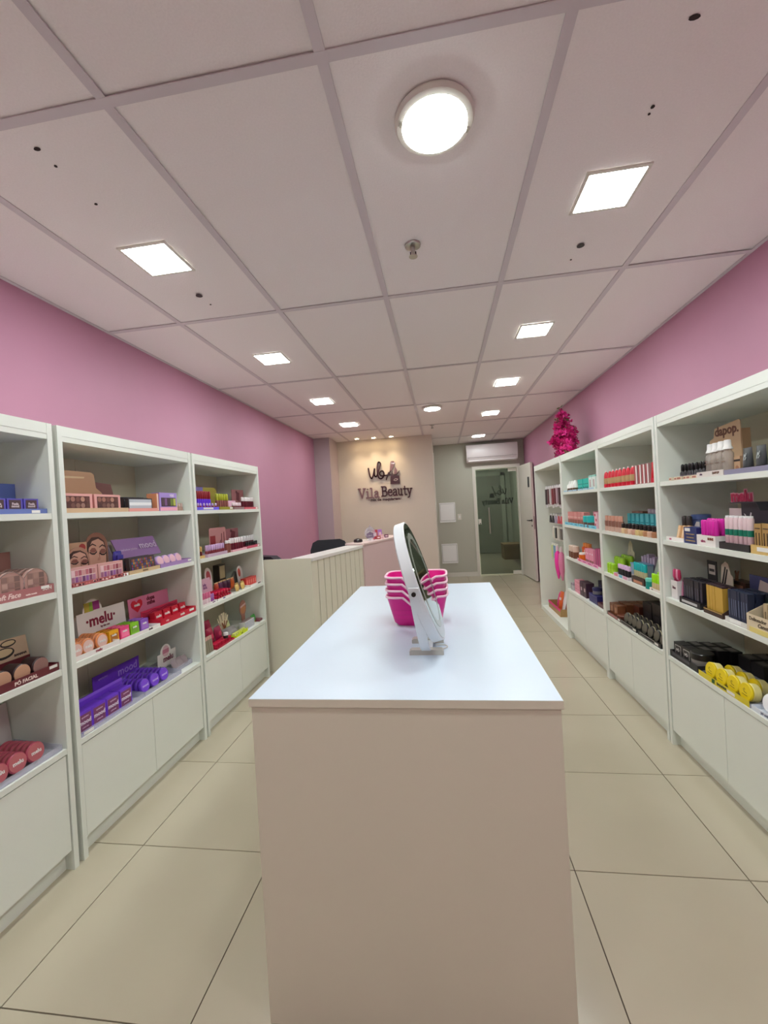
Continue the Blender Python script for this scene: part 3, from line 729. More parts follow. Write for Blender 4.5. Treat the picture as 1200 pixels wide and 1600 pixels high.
def gl_row(name, label, cat, side, n, y0, y1, d, z, parts, group=None, jit=.0, tilt=0.):
    def lab(k):
        return label if n == 1 or len(label.split()) > 13 else label + ', %s from left' % ORD[k]
    row(n, y0, y1, lambda k, y: item(name, lab(k), cat, side, y+random.uniform(-.0008, .0008), d+random.uniform(-.002, .002), z, parts, group or label, 0, tilt))
E1 = .0004

# ================= left unit cut by the frame
L = 'L'
BLU = (104,120,182)
item('display_tray', 'periwinkle blue tray with a tall back card holding violet boxes', 'display tray', L, 1.36, .02, S1, [('tray', tray(.30, .15, .019, BLU)), ('back_card', card(rect(.27, .125), (96,116,178), .003, .143), (.015, 0, .002))])
for k, y in enumerate((1.246, 1.309, 1.372, 1.435)):
    item('eyeshadow_box', ['', '', 'violet eyeshadow box with dark window, second from the right in the blue tray', 'rightmost violet eyeshadow box with dark window in the blue tray'][k] or 'violet eyeshadow box, %s from the left end of the blue tray' % ORD[k], 'box', L, y, .027, S1+.0022, [('body', boxm(.058, .045, .056, (98,88,190))), ('window', card(rect(.044, .044, .007), (84,62,66), .0006, -.0007)), Lb('Feels\nmood', .012, (206,190,196), (0, -.0012, .031))], 'violet boxes in the blue tray')
tag_card(L, 1.445, .0185, S1+.002, 'white price tag on the blue tray')
ROSE = (176,112,112)
item('display_tray', 'rose pink tray lettered SUN with a dusty rose back card', 'display tray', L, 1.35, .012, S2, [('tray', tray(.31, .20, .036, ROSE)), ('back_card', card(rect(.25, .17)+[], (168,120,110), .003, .193), (.028, 0, .002), [Lb('Face', .05, (226,196,186), (.01, .192, .118), shear=.3)]), Lb('Soft Face', .026, (240,214,208), (-.03, -.0006, .018), shear=.3), Lb('SUN', .02, (240,222,216), (.125, -.0006, .022)), Lb('matte mosaic', .008, (240,214,208), (.06, -.0006, .012))])
tag_card(L, 1.455, .010, S2+.023, 'white price tag on the rose tray')
for c, (yc, n) in enumerate(((1.345, 5), (1.452, 5), (1.238, 3))):
    for k in range(n):
        item('compact_powder', ['front round mosaic compact at left in the rose tray', 'front round mosaic compact at right in the rose tray', 'front round mosaic compact at the far left of the rose tray'][c] if k == 0 else '%s round mosaic compact behind the front one at the %s of the rose tray' % (ORD[k-1], ['middle', 'right', 'far left'][c]), 'compact', L, yc-.002*k, .05+.028*k, S2+.0022, [('case', discm(.052, .014, (190,150,140), .052)), ('mosaic_lid', cached(('mos', c), lambda: pans(.07, .07, 3, 3, [(150,118,110),(176,140,128),(132,104,98),(196,160,148),(160,124,116),(140,110,100)], (168,132,122), -.0146, .017))), ('ring', cached('mosring', lambda: B().m(M((226,206,200), .2, metal=.7)).tube([(p[0], -.0145, p[1]) for p in ell(0, .052, .050, .050, 26)], .0016, 5, True).done('ring', True)))], 'mosaic compacts in the rose tray')
MAR, BEI = (104,36,44), (196,166,140)
item('display_tray', 'maroon tray with beige inside and a slanted card showing powder compacts', 'display tray', L, 1.35, .012, S3, [('tray', tray(.31, .17, .030, MAR)), ('inner_lining', boxm(.30, .163, .004, (184,150,124), 0, .5, .003, .0020)), ('back_box', cached('mbk', lambda: B().m(M((206,178,150), .5)).prism([(-.12,.065),(.152,.065),(.14,.15),(-.12,.16)], .13, .134).m(M(MAR, .5)).box(-.12, .152, .128, .165, .002, .066).done('back_box')), (0, 0, 0), [('printed_compacts', cached('prc', lambda: B().m(M((40,32,32), .5)).prism(ell(.05, .10, .042, .022), .129, .1298).prism(ell(.07, .135, .03, .014), .129, .1298).m(M((214,190,150), .5)).prism(ell(.05, .103, .035, .015), .1286, .1292).prism(ell(.07, .136, .025, .009), .1286, .1292).done('print')))]), Lb('PÓ FACIAL', .018, (236,214,206), (.02, -.0006, .013)), Lb('BANANA', .012, (60,36,36), (.115, .129, .08))])
tag_card(L, 1.468, .010, S3+.016, 'white price tag on the maroon tray')
for k, y in enumerate((1.284, 1.355, 1.428)):
    item('powder_jar', ['left', 'middle', 'right'][k]+' dark powder jar lying in the maroon tray, tan lid forward', 'jar', L, y, .085, S3+.0065, [('case', discm(.034, .06, (44,24,28), .034)), ('lid', discm(.031, .003, (196,150,122) if k < 2 else (150,112,106), .034, y=-.0602, c=.001))], 'powder jars lying in the maroon tray')
item('display_tray', 'clear acrylic tray with pink tint holding rows of pink compacts', 'display tray', L, 1.33, .012, S4, [('tray', tray(.31, .22, .022, (0,0,0), .04, .0022, m_acryl))])
item('display_card', 'white card with brown circle behind the pink compacts', 'display card', L, 1.39, .245, S4, [('card', card(rect(.20, .19), (216,206,204), .003)), ('brown_circle', card(ell(-.02, .1, .035, .035), (150,116,90), .0005, -.0006))], tilt=-.12)
PK = (176,70,92)
for c, (yc, n) in enumerate(((1.262, 6), (1.330, 6), (1.400, 6))):
    for k in range(n):
        item('blush_compact', ['left', 'middle', 'right'][c]+' front pink round blush compact in the clear tray, white lettering' if k == 0 else '%s pink blush compact behind the %s front one in the clear tray' % (ORD[k-1], SIDE[c]), 'compact', L, yc, .045+.024*k, S4+.0045, compact(.036, .013, PK, (190,104,110), 'melu' if k == 0 else '', WHT, .02, .9), 'pink round compacts in the clear tray', 0, -.16)

# ================= second left unit
KR = (206,172,138)
item('display_tray', 'kraft tray holding two pink window palettes, tall kraft card behind', 'display tray', L, 1.756, .02, S1, [('tray', tray(.365, .14, .020, KR)), ('back_card', card([(-.18,0),(.18,0),(.165,.10),(.13,.125),(.122,.19),(.105,.2),(-.18,.2)], (216,178,142), .003, .13), (0, 0, .002)), ('foil_mark', card([(-.06,.165),(.06,.17),(.065,.178),(-.05,.176)], (240,220,180), .0006, .1290))])
item('display_card', 'dusty rose folded card leaning beside the tall kraft card', 'display card', L, 1.99, .20, S1, [('card', card([(-.12,0),(.09,0),(.05,.155),(-.10,.165)], (150,104,98), .003))])
for k, y in enumerate((1.655, 1.825)):
    item('eyeshadow_palette', ['left', 'right'][k]+' pink eyeshadow palette box with a clear window in the kraft tray', 'palette', L, y, .035, S1+.0022, [('body', boxm(.158, .03, .083, (232,172,166))), ('window', pans(.128, .056, 2, 5, [(150,104,90),(170,120,104),(128,84,74),(186,140,120),(110,70,64),(90,58,56),(120,84,76),(140,104,92),(160,124,112),(104,70,62)], (96,60,56), -.0010, .016, True))])
item('display_tray', 'salmon pink flat tray under the silver palettes', 'display tray', L, 2.052, .02, S1, [('tray', tray(.222, .10, .017, (222,150,142)))])
for k in range(3):
    item('eyeshadow_palette', ['front silver holographic palette in the salmon tray', 'silver palette behind the front one', 'rearmost silver palette in the salmon tray'][k], 'palette', L, 2.04-.004*k, .03+.022*k, S1+.0022, [('body', boxm(.18, .018, .068+.004*k, (50,48,54))), ('silver_lid', card(rect(.165, .052, .010), (200,206,214), .0008, -.0009, .15)), ('lid_band', card(rect(.165, .016, .030), (245,248,250), .0006, -.0016, .1))], 'silver palettes in the salmon tray')
item('palette_box', 'lilac palette box with striped rainbow window on the top shelf', 'box', L, 2.258, .02, S1, [('body', boxm(.155, .05, .105, (176,150,222))), ('window', pans(.13, .05, 1, 5, [(90,70,80),(130,90,140),(84,60,70),(120,140,60),(190,200,90)], (70,54,60), -.0010, .026)), ('base_strip', card(rect(.155, .02, .001), (240,170,190), .0008, -.0012)), Lb('VIBE', .022, (238,226,250), (.03, -.0012, .088))])
item('palette_box', 'slim orange and white box left of the lilac palette box', 'box', L, 2.168, .024, S1, [('body', boxm(.018, .06, .10, (226,150,110))), ('edge_strip', card(rect(.006, .09, .005), WHT, .0008, -.0009))])
item('palette_box', 'lime green box right of the lilac palette box', 'box', L, 2.346, .03, S1, [('body', boxm(.016, .06, .08, (190,206,70))), ('edge_strip', card(rect(.006, .07, .005), (220,230,140), .0008, -.0009))])
row(3, 2.362, 2.43, lambda k, y: item('lip_balm', 'small tan lip pot right of the lime box, %s from left' % ORD[k], 'lip balm', L, y, .05, S1, gloss(.010, .048, .45, (196,160,146), (214,186,176)), 'tan lip pots'))
# shelf 2
item('display_tray', 'red floral tray holding two wide pink shade palettes', 'display tray', L, 1.735, .014, S2, [('tray', tray(.335, .07, .017, (178,92,92))), ('flower_print', cached('flp', lambda: (lambda b: [b.m(M(c, .5)).prism(ell(random.uniform(-.16, .16), random.uniform(.005, .012), .006, .004, 7), -.0007-.0001*i, -.0004-.0001*i) for i, c in enumerate([(232,196,190),(120,40,50),(60,30,34),(214,120,120)]*9)] and b.done('print'))(B())))])
tag_card(L, 1.885, .012, S2+.001, 'white price tag on the floral tray', .03, .014)
SH = [(236,200,206),(206,130,140),(180,96,110),(216,160,160),(190,110,120),(150,70,84),(200,140,140),(170,110,140),(150,90,150),(186,120,150),(120,70,120),(160,100,170),(140,80,110),(190,130,160)]
for k, y in enumerate((1.652, 1.808)):
    item('eyeshadow_palette', ['left', 'right'][k]+' wide pink palette with two rows of shades in the floral tray', 'palette', L, y, .026, S2+.0022, [('body', boxm(.150, .026, .078, (214,160,156))), ('window', pans(.128, .056, 2, 7, SH, (232,206,204), -.0010, .012))], 'shade palettes in the floral tray')
def face_card(name, label, y, d, w, h, veil, skin, mirror=1):
    def mk():
        b = B().m(M(veil, .5)).prism(arch(w, h), .0, .003); f = lambda x, z: (mirror*x*w, z*h); P = lambda q: [f(*p) for p in q]
        k = [0]
        def lay(c, pts): k[0] += 1; b.m(M(c, .5)).prism(P(pts), -.0004*k[0], -.0004*k[0]+.0004)
        lay((70,44,38), [(-.42,.10),(-.47,.55),(-.40,.80),(-.2,.90),(.1,.90),(.34,.80),(.44,.55),(.42,.15)])
        lay(skin, [(-.30,.02),(-.37,.40),(-.36,.66),(-.2,.82),(.08,.86),(.30,.78),(.40,.58),(.39,.36),(.28,.14),(.16,.02)])
        lay((204,150,128), [(.06,.62),(.13,.42),(.10,.385),(.0,.39),(.02,.44)]); lay((236,196,174), [(.03,.66),(.06,.62),(.05,.44),(.02,.46)])
        for (x, z) in ((-.18,.60),(.24,.56)):
            lay((150,96,84), [(x-.15,z+.02),(x-.05,z+.075),(x+.08,z+.07),(x+.15,z+.01),(x+.06,z-.03),(x-.08,z-.02)])
            lay((44,28,28), [(x-.15,z+.0),(x-.06,z-.035),(x+.06,z-.04),(x+.15,z+.0),(x+.16,z-.03),(x+.05,z-.075),(x-.07,z-.065),(x-.17,z-.02)])
            lay((56,36,32), [(x-.16,z+.10),(x-.02,z+.145),(x+.14,z+.10),(x+.13,z+.125),(x-.02,z+.172),(x-.15,z+.125)])
        lay((186,70,86), [(-.06,.28),(.02,.315),(.07,.30),(.12,.315),(.20,.28),(.08,.215)]); lay((120,34,50), [(-.05,.278),(.08,.268),(.19,.278),(.08,.283)])
        return b.done('face_print')
    item(name, label, 'display card', L, y, d, S2, [('portrait_card', cached((label,), mk))])
face_card('display_card', 'arched card with a printed portrait in a brown veil', 1.835, .12, .135, .225, (150,104,84), (222,174,150))
face_card('display_card', 'smaller printed portrait card left of the veiled one', 1.712, .105, .125, .165, (196,150,126), (226,178,156))
item('display_card', 'kraft strip card with red seal above the smaller portrait', 'display card', L, 1.715, .118, S2, [('card', card(rect(.12, .185), (206,166,134), .002)), ('red_seal', card(ell(.035, .16, .018, .018), (176,60,56), .0006, -.0007))])
item('display_card', 'pale beige card standing behind the veiled portrait', 'display card', L, 1.965, .21, S2, [('card', card([(-.10,0),(.09,0),(.06,.17),(-.10,.17)], (206,194,176), .003))])
item('pouch', 'small royal blue pouch beside the veiled portrait card', 'pouch', L, 1.955, .10, S2, [('bag', pouch(.06, .12, .03, (62,50,170))), ('flap', card(rect(.04, .03, .07), (86,74,190), .001, -.003))])
LIL = (170,134,190)
item('display_stand', 'slanted lilac display stand lettered mood', 'display stand', L, 2.13, .13, S2, [('front_board', cached('mds', lambda: B().m(M((166,126,186), .5)).box(-.16, .16, 0, .004, .0, .115, Matrix.Translation((0, -.02, .074)) @ Matrix.Rotation(-.45, 4, 'X')).done('front_board')), (0, 0, 0), [('lettering', cached('mdst', lambda: (lambda me: (me.transform(Matrix.Translation((0, -.02, .074)) @ Matrix.Rotation(-.45, 4, 'X')), me)[1])(text_mesh('mood', .058, M((226,206,236), .5), .0008).copy())), (.075, .021, .058)), ('lettering', cached('mdst2', lambda: (lambda me: (me.transform(Matrix.Translation((0, -.02, .074)) @ Matrix.Rotation(-.45, 4, 'X')), me)[1])(text_mesh('eyeshadow palette', .017, M((216,190,226), .5), .0003).copy())), (-.075, .021, .045))]), ('side_board', cached('mdsd', lambda: B().m(M((214,196,216), .5)).prism([(0,0),(.12,0),(.055,.17),(.02,.074),(0,.074)], -.1605, -.158, Matrix.Rotation(0, 4, 'Z') @ Matrix(((0,1,0,0),(1,0,0,0),(0,0,1,0),(0,0,0,1)))).done('side_board')))])
item('display_tray', 'kraft tray holding the dark rainbow palettes', 'display tray', L, 2.025, .014, S2, [('tray', tray(.232, .08, .019, (206,176,136))), ('slot_mark', card(rect(.04, .008, .005), (120,96,66), .0006, -.0007))])
for k in range(2):
    item('eyeshadow_palette', ['front', 'rear'][k]+' dark palette with a grid of rainbow shades in the kraft tray', 'palette', L, 2.03, .03+.034*k, S2+.0022, [('body', boxm(.19, .02, .078, (70,60,62))), ('window', pans(.165, .056, 4, 14, [(120,70,70),(170,110,60),(90,70,110),(60,90,140),(200,140,60),(120,120,130),(150,60,80),(70,110,100),(180,90,60),(110,80,150),(90,60,60)], (50,44,48), -.0010, .014))], 'rainbow palettes in the kraft tray', 0, -.06)
item('display_tray', 'lilac tray at the right end of the palette shelf', 'display tray', L, 2.292, .014, S2, [('tray', tray(.285, .09, .022, LIL))])
tag_card(L, 2.415, .012, S2+.006, 'white price tag on the lilac tray')
row(4, 2.16, 2.38, lambda k, y: item('blush_compact', 'round lilac compact with clear domed lid in the lilac tray, number %s from the left' % ['one', 'two', 'three', 'four'][k], 'compact', L, y, .055, S2+.0022, compact(.030, .02, (198,160,214), (226,178,190), '', WHT), 'lilac compacts', 0, -.3))
row(3, 2.385, 2.425, lambda k, y: item('makeup_brush', 'small rose lip pencil lying in the lilac tray, %s from left' % ORD[k], 'pencil', L, y, .03, S2+.003, [('stick', boxm(.007, .055, .007, (166,110,120)))], 'rose pencils in the lilac tray'))
# shelf 3
WT = (240,234,230)
item('display_tray', 'white tray lettered melu holding orange compacts', 'display tray', L, 1.692, .010, S3, [('tray', tray(.245, .15, .022, WT)), Lb('melu', .018, (150,50,70), (.0, -.0006, .012))])
item('display_tray', 'white tray holding the yellow, pink, green and purple mini boxes', 'display tray', L, 1.962, .010, S3, [('tray', tray(.292, .15, .017, WT)), Lb('melu', .015, (90,70,80), (.07, -.0006, .009))])
item('display_stand', 'white tent card lettered melu with a round top', 'display stand', L, 1.905, .17, S3, [('front_board', card(dome(.30, .15, .058, -.055), (236,226,220), .003), (0, 0, .0), [Lb('·melu·', .075, (134,24,54), (-.01, -.001, .10), .0022), Lb('by the sea', .014, (134,60,76), (.01, -.001, .062))]), ('side_board', cached('tsb', lambda: B().m(M((224,214,208), .5)).prism([(-.150,0),(-.147,0),(-.147,.14),(-.150,.14)], .003, .06).done('side_board'))), ('printed_boxes', cached('tpb', lambda: B().m(M((190,170,60), .5)).prism(rect(.03, .045, .150, -.088), -.0008, 0).m(M((150,190,60), .5)).prism(rect(.022, .045, .150, -.062), -.0012, 0).m(M((160,40,130), .5)).prism(rect(.04, .042, .153, -.033), -.0016, 0).done('print')))], tilt=-.06)
OR = (222,138,84)
for c, (yc, n) in enumerate(((1.604, 6), (1.664, 6), (1.742, 6))):
    for k in range(n):
        item('blush_compact', ['left', 'middle', 'right'][c]+' front round orange compact with a clear face in the white melu tray' if k == 0 else '%s orange round compact behind the %s front one' % (ORD[k-1], SIDE[c]), 'compact', L, yc, .045+.018*k, S3+.0022, compact(.035, .011, OR, (226,190,180), 'melu' if k == 0 else '', WHT, .018, .8), 'orange compacts in the white tray', 0, -.08)
for nm, y, c, c2 in (('yellow', 1.825, (236,172,30), (176,110,40)), ('pink', 1.895, (232,70,130), (244,120,160)), ('lime green', 1.963, (140,204,40), (120,170,50)), ('purple', 2.035, (140,86,190), (170,120,206))):
    for k in range(4):
        item('mini_box', ('front %s mini box lettered melu in the white tray' % nm) if k == 0 else '%s %s mini box behind its front one' % (ORD[k-1], nm), 'box', L, y, .045+.022*k, S3+.0022, [('body', boxm(.058, .018, .058, c)), ('label_panel', card(rect(.046, .034, .008), c2, .0006, -.0007)), Lb('melu', .014, WHT, (0, -.0012, .036))] if k == 0 else [('body', boxm(.058, .018, .056, c)), ('flap', boxm(.05, .002, .004, c2, 0, .4, .004, .0562))], nm+' mini boxes', 0, -.06)
RD = (206,24,54)
item('display_tray', 'red tray at the right end of the tent card shelf', 'display tray', L, 2.285, .010, S3, [('tray', tray(.33, .105, .034, RD)), Lb('melu', .02, WHT, (.03, -.0006, .018)), Lb('ruby', .013, (250,190,190), (-.11, -.0006, .016)), ('price_tag', boxm(.045, .0012, .013, WHT, 0, .5, -.0016, .014), (.12, 0, 0))])
item('display_stand', 'pink back card with a red heart, lettered dopamine, wavy striped front', 'display stand', L, 2.27, .185, S3, [('back_board', card(rect(.34, .15), (222,126,160), .003), (0, 0, 0), [Lb('dopa\nmine', .034, (110,14,40), (.01, -.001, .113), .0012)]), ('heart', card([(-.105,.065),(-.062,.102),(-.06,.122),(-.072,.135),(-.09,.135),(-.105,.122),(-.12,.135),(-.138,.135),(-.15,.122),(-.148,.102)], (214,20,50), .0008, -.0010), (0, 0, 0), [Lb('melu', .022, WHT, (-.105, -.002, .108), .001)]), ('wavy_front', cached('wvf', lambda: (lambda b: (b.m(M((216,50,90), .5)).box(-.155, .165, -.062, -.058, 0, .075), [b.m(M((120,10,36), .5)).strokes([[(x/100-.15, .008+.009*j+.004*math.sin(x*.55+j*.4)+.0005) for x in range(0, 31)]], .0028, -.0632, -.0625) for j in range(7)], b.done('wavy_front'))[2])(B())))], tilt=-.06)
row(4, 2.135, 2.43, lambda k, y: item('mini_box', 'red mini box with white lettering in the red tray, number %s from the left' % ['one', 'two', 'three', 'four'][k], 'box', L, y, .06, S3+.0022, [('body', boxm(.06, .035, .060, (206,30,56))), Lb('melu', .022, WHT, (0, -.001, .034), .001)], 'red mini boxes in the red tray', 0, -.12))
# shelf 4
PU, PUD = (116,60,216), (92,40,190)
item('display_tray', 'clear acrylic tray holding the large purple mood boxes', 'display tray', L, 1.762, .008, S4, [('tray', tray(.378, .15, .022, (0,0,0), .03, .0022, m_acryl))])
item('price_tag', 'white price tag behind the clear tray front, purple boxes', 'price tag', L, 1.61, .0065, S4+.004, [('tag', boxm(.05, .001, .013, WHT, 0))])
for k, y in enumerate((1.6165, 1.694, 1.774, 1.856)):
    item('eyeshadow_box', ['first', 'second', 'third', 'fourth'][k]+' large purple box lettered mood from the left, clear front', 'box', L, y, .030, S4+.0024, [('body', boxm(.076, .06, .088, PU)), ('window', card(rect(.064, .072, .006), (132,70,112), .0006, -.0007)), Lb('mood', .026, (236,220,240), (0, -.0014, .044), .0008), Lb('eyeshadow', .008, (210,170,200), (0, -.0014, .066)), Lb('palette trio', .007, (210,170,200), (0, -.0014, .022))], 'large purple mood boxes')
item('display_card', 'purple folded strip lying over the large purple boxes', 'display card', L, 1.79, .098, S4+.004, [('strip', card(rect(.27, .112), (122,62,222), .003)), ('fold', card(rect(.27, .012, .099), (150,96,236), .001, -.0012))], tilt=-.1)
item('display_card', 'taller purple back card lettered mood', 'display card', L, 2.08, .266, S4, [('card', card(rect(.33, .115), (118,58,214), .003)), Lb('mood', .062, (178,140,236), (.075, -.001, .075), .0008), Lb('eyeshadow', .014, (170,130,230), (-.1, -.001, .09))])
item('display_tray', 'clear acrylic tray with two rows of purple round compacts', 'display tray', L, 2.110, .008, S4, [('tray', tray(.305, .25, .024, (0,0,0), .045, .0022, m_acryl))])
for c, (yc, n) in enumerate(((1.998, 7), (2.075, 7), (2.150, 7))):
    for k in range(n):
        item('blush_compact', ['left', 'middle', 'right'][c]+' front purple round compact lettered mood in the clear tray' if k == 0 else '%s purple round compact behind the %s front one lettered mood' % (ORD[k-1], SIDE[c]), 'compact', L, yc, .045+.026*k, S4+.0045, compact(.036, .014, (100,52,190), (128,74,222), 'mood' if k == 0 else '', (206,180,246), .018, .9), 'purple round compacts in the clear tray', 0, -.16)
item('display_stand', 'white tray with a round topped card lettered melu, beside purple compacts', 'display stand', L, 2.355, .05, S4, [('tray', tray(.16, .17, .026, (0,0,0), .04, .002, m_acryl)), ('card', card(dome(.17, .09, .048, -.01), (234,226,220), .003, .105), (-.01, 0, .012), [Lb('melu', .048, (110,30,60), (.01, .104, .05), .0014), ('printed_circle', card(ell(-.01, .097, .032, .032), (224,180,190), .0006, .1042)), ('printed_pouches', card(rect(.054, .024, .085, -.01), (196,120,140), .0004, .1036))])])
row(5, 2.30, 2.42, lambda k, y: item('pouch', 'clear packet leaning in the white melu tray, %s from left' % ORD[k], 'packet', L, y, .065+.012*(k % 2), S4+.0045, [('packet', pouch(.05, .055, .014, (206,190,194), clear=.3)), ('pad', boxm(.03, .004, .03, (150,110,120), .001, .4, .005, .010))], 'clear packets in the melu tray', 0, -.5))

# ================= third left unit
def dtray(label, y0, y1, d, z, dep, h, rgb, extra=()):
    return item('display_tray', label, 'display tray', L, (y0+y1)/2, d, z, [('tray', tray(round(y1-y0, 4), dep, h, rgb))]+list(extra))
dtray('bright violet tray of lip glosses with a white front label', 2.522, 2.797, .01, S1, .12, .020, (112,96,232), [('front_label', boxm(.12, .001, .012, WHT, 0, .5, -.0014, .004), (.0, 0, 0)), ('back_card', card(rect(.10, .165), (150,140,226), .003, .112), (.08, 0, .002))])
for j in range(2):
    gl_row('lip_gloss', 'violet red capped lip gloss, %s row of the violet tray' % ['front', 'rear'][j], 'lip gloss', L, 9, 2.53, 2.745, .045+.03*j, S1+.0022, gloss(.0105, .128, .42, (112,56,236), (150,24,40)))
gl_row('lip_gloss', 'short red lip gloss sample along the violet tray front', 'lip gloss', L, 7, 2.535, 2.79, .022, S1+.0022, gloss(.008, .045, .4, (150,20,60), (214,190,226)))
dtray('olive yellow tray of lipsticks with a yellow back card', 2.805, 2.996, .01, S1, .12, .021, (150,142,34), [('price_tag', boxm(.04, .001, .012, WHT, 0, .5, -.0014, .005), (.07, 0, 0)), ('back_card', card([(-.14,0),(.06,0),(.05,.15),(.03,.168),(-.13,.165)], (188,180,62), .003, .125), (.04, 0, .002))])
gl_row('lipstick', 'rosewood lipstick with yellow green cap', 'lipstick', L, 5, 2.812, 2.975, .04, S1+.0022, gloss(.0135, .115, .42, (150,90,84), (176,180,46)))
dtray('pale pink tray of lip glosses with white caps', 3.020, 3.180, .01, S1, .08, .018, (150,120,120), [('back_card', card(rect(.158, .070), (240,196,218), .003, .072), (0, 0, .002))])
gl_row('lip_gloss', 'dark red lip gloss with pale pink cap in the pale pink tray', 'lip gloss', L, 6, 3.03, 3.172, .035, S1+.0022, gloss(.0095, .052, .5, (120,24,44), (246,226,232)))
dtray('rose red tray of dark lip glosses', 3.200, 3.432, .01, S1, .12, .017, (214,96,110), [('price_tag', boxm(.035, .001, .011, WHT, 0, .5, -.0014, .003), (.09, 0, 0)), ('back_card', card(rect(.20, .165), (172,108,112), .003, .113), (-.012, 0, .002), [('printed_figure', card([(-.03,.08),(.02,.07),(.03,.14),(-.02,.15)], (120,40,56), .0005, .1124, .5)), ('printed_dot', card(ell(-.02, .145, .012, .012), (90,24,40), .0005, .1124))])])
gl_row('lip_gloss', 'dark wine lip gloss with clear white cap in the rose red tray', 'lip gloss', L, 8, 3.205, 3.42, .045, S1+.0022, gloss(.0105, .098, .34, (96,14,34), (232,226,226)))
# shelf 2
item('cosmetic_bottle', 'small blue bottle with white cap at the left of the photo card', 'bottle', L, 2.77, .21, S2, [('body', lath([(.03,0),(.034,.01),(.034,.08),(.014,.10)], (84,110,200), 14)), ('cap', lath([(.016,.1003),(.016,.128),(.012,.13)], (226,226,230), 12))])
dtray('tan tray of small dark red bottles', 2.520, 2.615, .03, S2, .07, .018, (214,176,104))
gl_row('nail_bottle', 'small dark red bottle with tan cap in the tan tray', 'bottle', L, 4, 2.524, 2.61, .05, S2+.0022, gloss(.0095, .075, .45, (110,20,30), (226,182,110)))
dtray('pale tray of lilac capped glosses', 2.620, 2.880, .012, S2, .08, .022, (196,168,190))
gl_row('lip_gloss', 'brick red gloss with lilac cap in the pale tray', 'lip gloss', L, 10, 2.628, 2.872, .035, S2+.0022, gloss(.0105, .078, .5, (150,60,70), (208,172,214)))
item('display_card', 'pink card printed with red lip pencils', 'display card', L, 2.945, .115, S2, [('card', card([(-.12,0),(.12,0),(.115,.18),(.10,.19),(-.11,.19),(-.12,.18)], (212,150,150), .003)), ('red_block', card(rect(.07, .13, .002, -.075), (160,40,48), .0005, -.0006)), ('printed_pencils', cached('ppc', lambda: B().m(M((110,24,36), .5)).strokes([[(.0,.03),(.03,.09)],[(.04,.03),(.05,.14)],[(.08,.03),(.085,.15)]], .008, -.0012, -.0006).done('print')))])
item('display_card', 'mauve card printed with a dark red figure, right of the pencil card', 'display card', L, 3.245, .16, S2, [('card', card(rect(.20, .17), (168,104,112), .003)), ('printed_figure', card([(-.04,.07),(.03,.06),(.05,.14),(-.01,.155)], (116,36,52), .0005, -.0006)), ('printed_dot', card(ell(-.02, .15, .012, .012), (90,24,40), .0005, -.0006))])
gl_row('lip_gloss', 'short brown gloss with white tip standing alone', 'lip gloss', L, 2, 2.885, 2.955, .03, S2, gloss(.014, .092, .25, (140,80,70), (240,236,236)))
dtray('blush pink tray of wine glosses', 2.962, 3.190, .012, S2, .10, .016, (236,176,190))
dtray('raspberry tray of black glosses at the right end', 3.196, 3.430, .012, S2, .10, .020, (206,84,110), [('price_tag', boxm(.035, .001, .012, WHT, 0, .5, -.0014, .004), (.09, 0, 0))])
gl_row('lip_gloss', 'wine red gloss with white cap in the blush pink tray', 'lip gloss', L, 6, 2.97, 3.185, .045, S2+.0022, gloss(.0125, .100, .4, (110,22,44), (240,234,236)))
gl_row('lip_gloss', 'wine gloss with clear cap in the raspberry tray', 'lip gloss', L, 7, 3.204, 3.425, .065, S2+.0022, gloss(.0105, .100, .45, (90,20,40), (226,226,228)))
gl_row('lip_gloss', 'short black gloss along the raspberry tray front', 'lip gloss', L, 7, 3.204, 3.425, .032, S2+.0022, gloss(.009, .05, .5, (70,12,28), (24,20,24)))
# shelf 3
dtray('white tray along the front left of the pouch shelf', 2.520, 2.700, .012, S3, .09, .016, WT, [Lb('lip tint', .012, (120,80,120), (.05, -.0006, .009))])
item('display_card', 'pink lettered card leaning behind pink sticks', 'display card', L, 2.745, .105, S3, [('card', card(rect(.17, .155), (232,184,206), .003)), Lb('jelly\nstick', .026, (150,90,150), (0, -.001, .10)), ('stripe', card(rect(.10, .006, .05), (190,130,170), .0005, -.0006))], tilt=-.2)
item('display_card', 'white oval topped card with a red droplet', 'display card', L, 2.905, .175, S3, [('card', card(arch(.09, .21), (240,226,226), .003)), ('droplet', card(ell(0, .145, .028, .042), (190,70,84), .0006, -.0007)), Lb('tint', .022, (80,50,60), (0, -.0016, .06))], tilt=-.1)
gl_row('lip_stick', 'pink and white lip stick in the white front tray', 'lip stick', L, 6, 2.526, 2.645, .03, S3+.0022, gloss(.0085, .082, .5, (238,214,220), (230,120,160)))
gl_row('lip_stick', 'purple lip stick at the end of the white front tray', 'lip stick', L, 2, 2.650, 2.69, .03, S3+.0022, gloss(.008, .062, .5, (150,80,160), (176,120,190)))
dtray('white tray of crimson tubes', 2.712, 2.92, .012, S3, .10, .014, WT, [Lb('melu', .014, (90,60,150), (-.02, -.0006, .008))])
for j in range(2):
    row(6-j, 2.722, 2.91, lambda k, y: item('lip_tube', 'crimson tube lying in the %s layer, cap forward, %s from left' % (['lower', 'upper'][j], ORD[k]), 'tube', L, y, .03, S3+.004+.028*j, [('body', discm(.0135, .075, (214,20,70), .0135, 10, .078)), ('cap', discm(.012, .018, (170,8,46), .0135, 10, .0015))], 'crimson tubes, %s layer' % ['lower', 'upper'][j]))
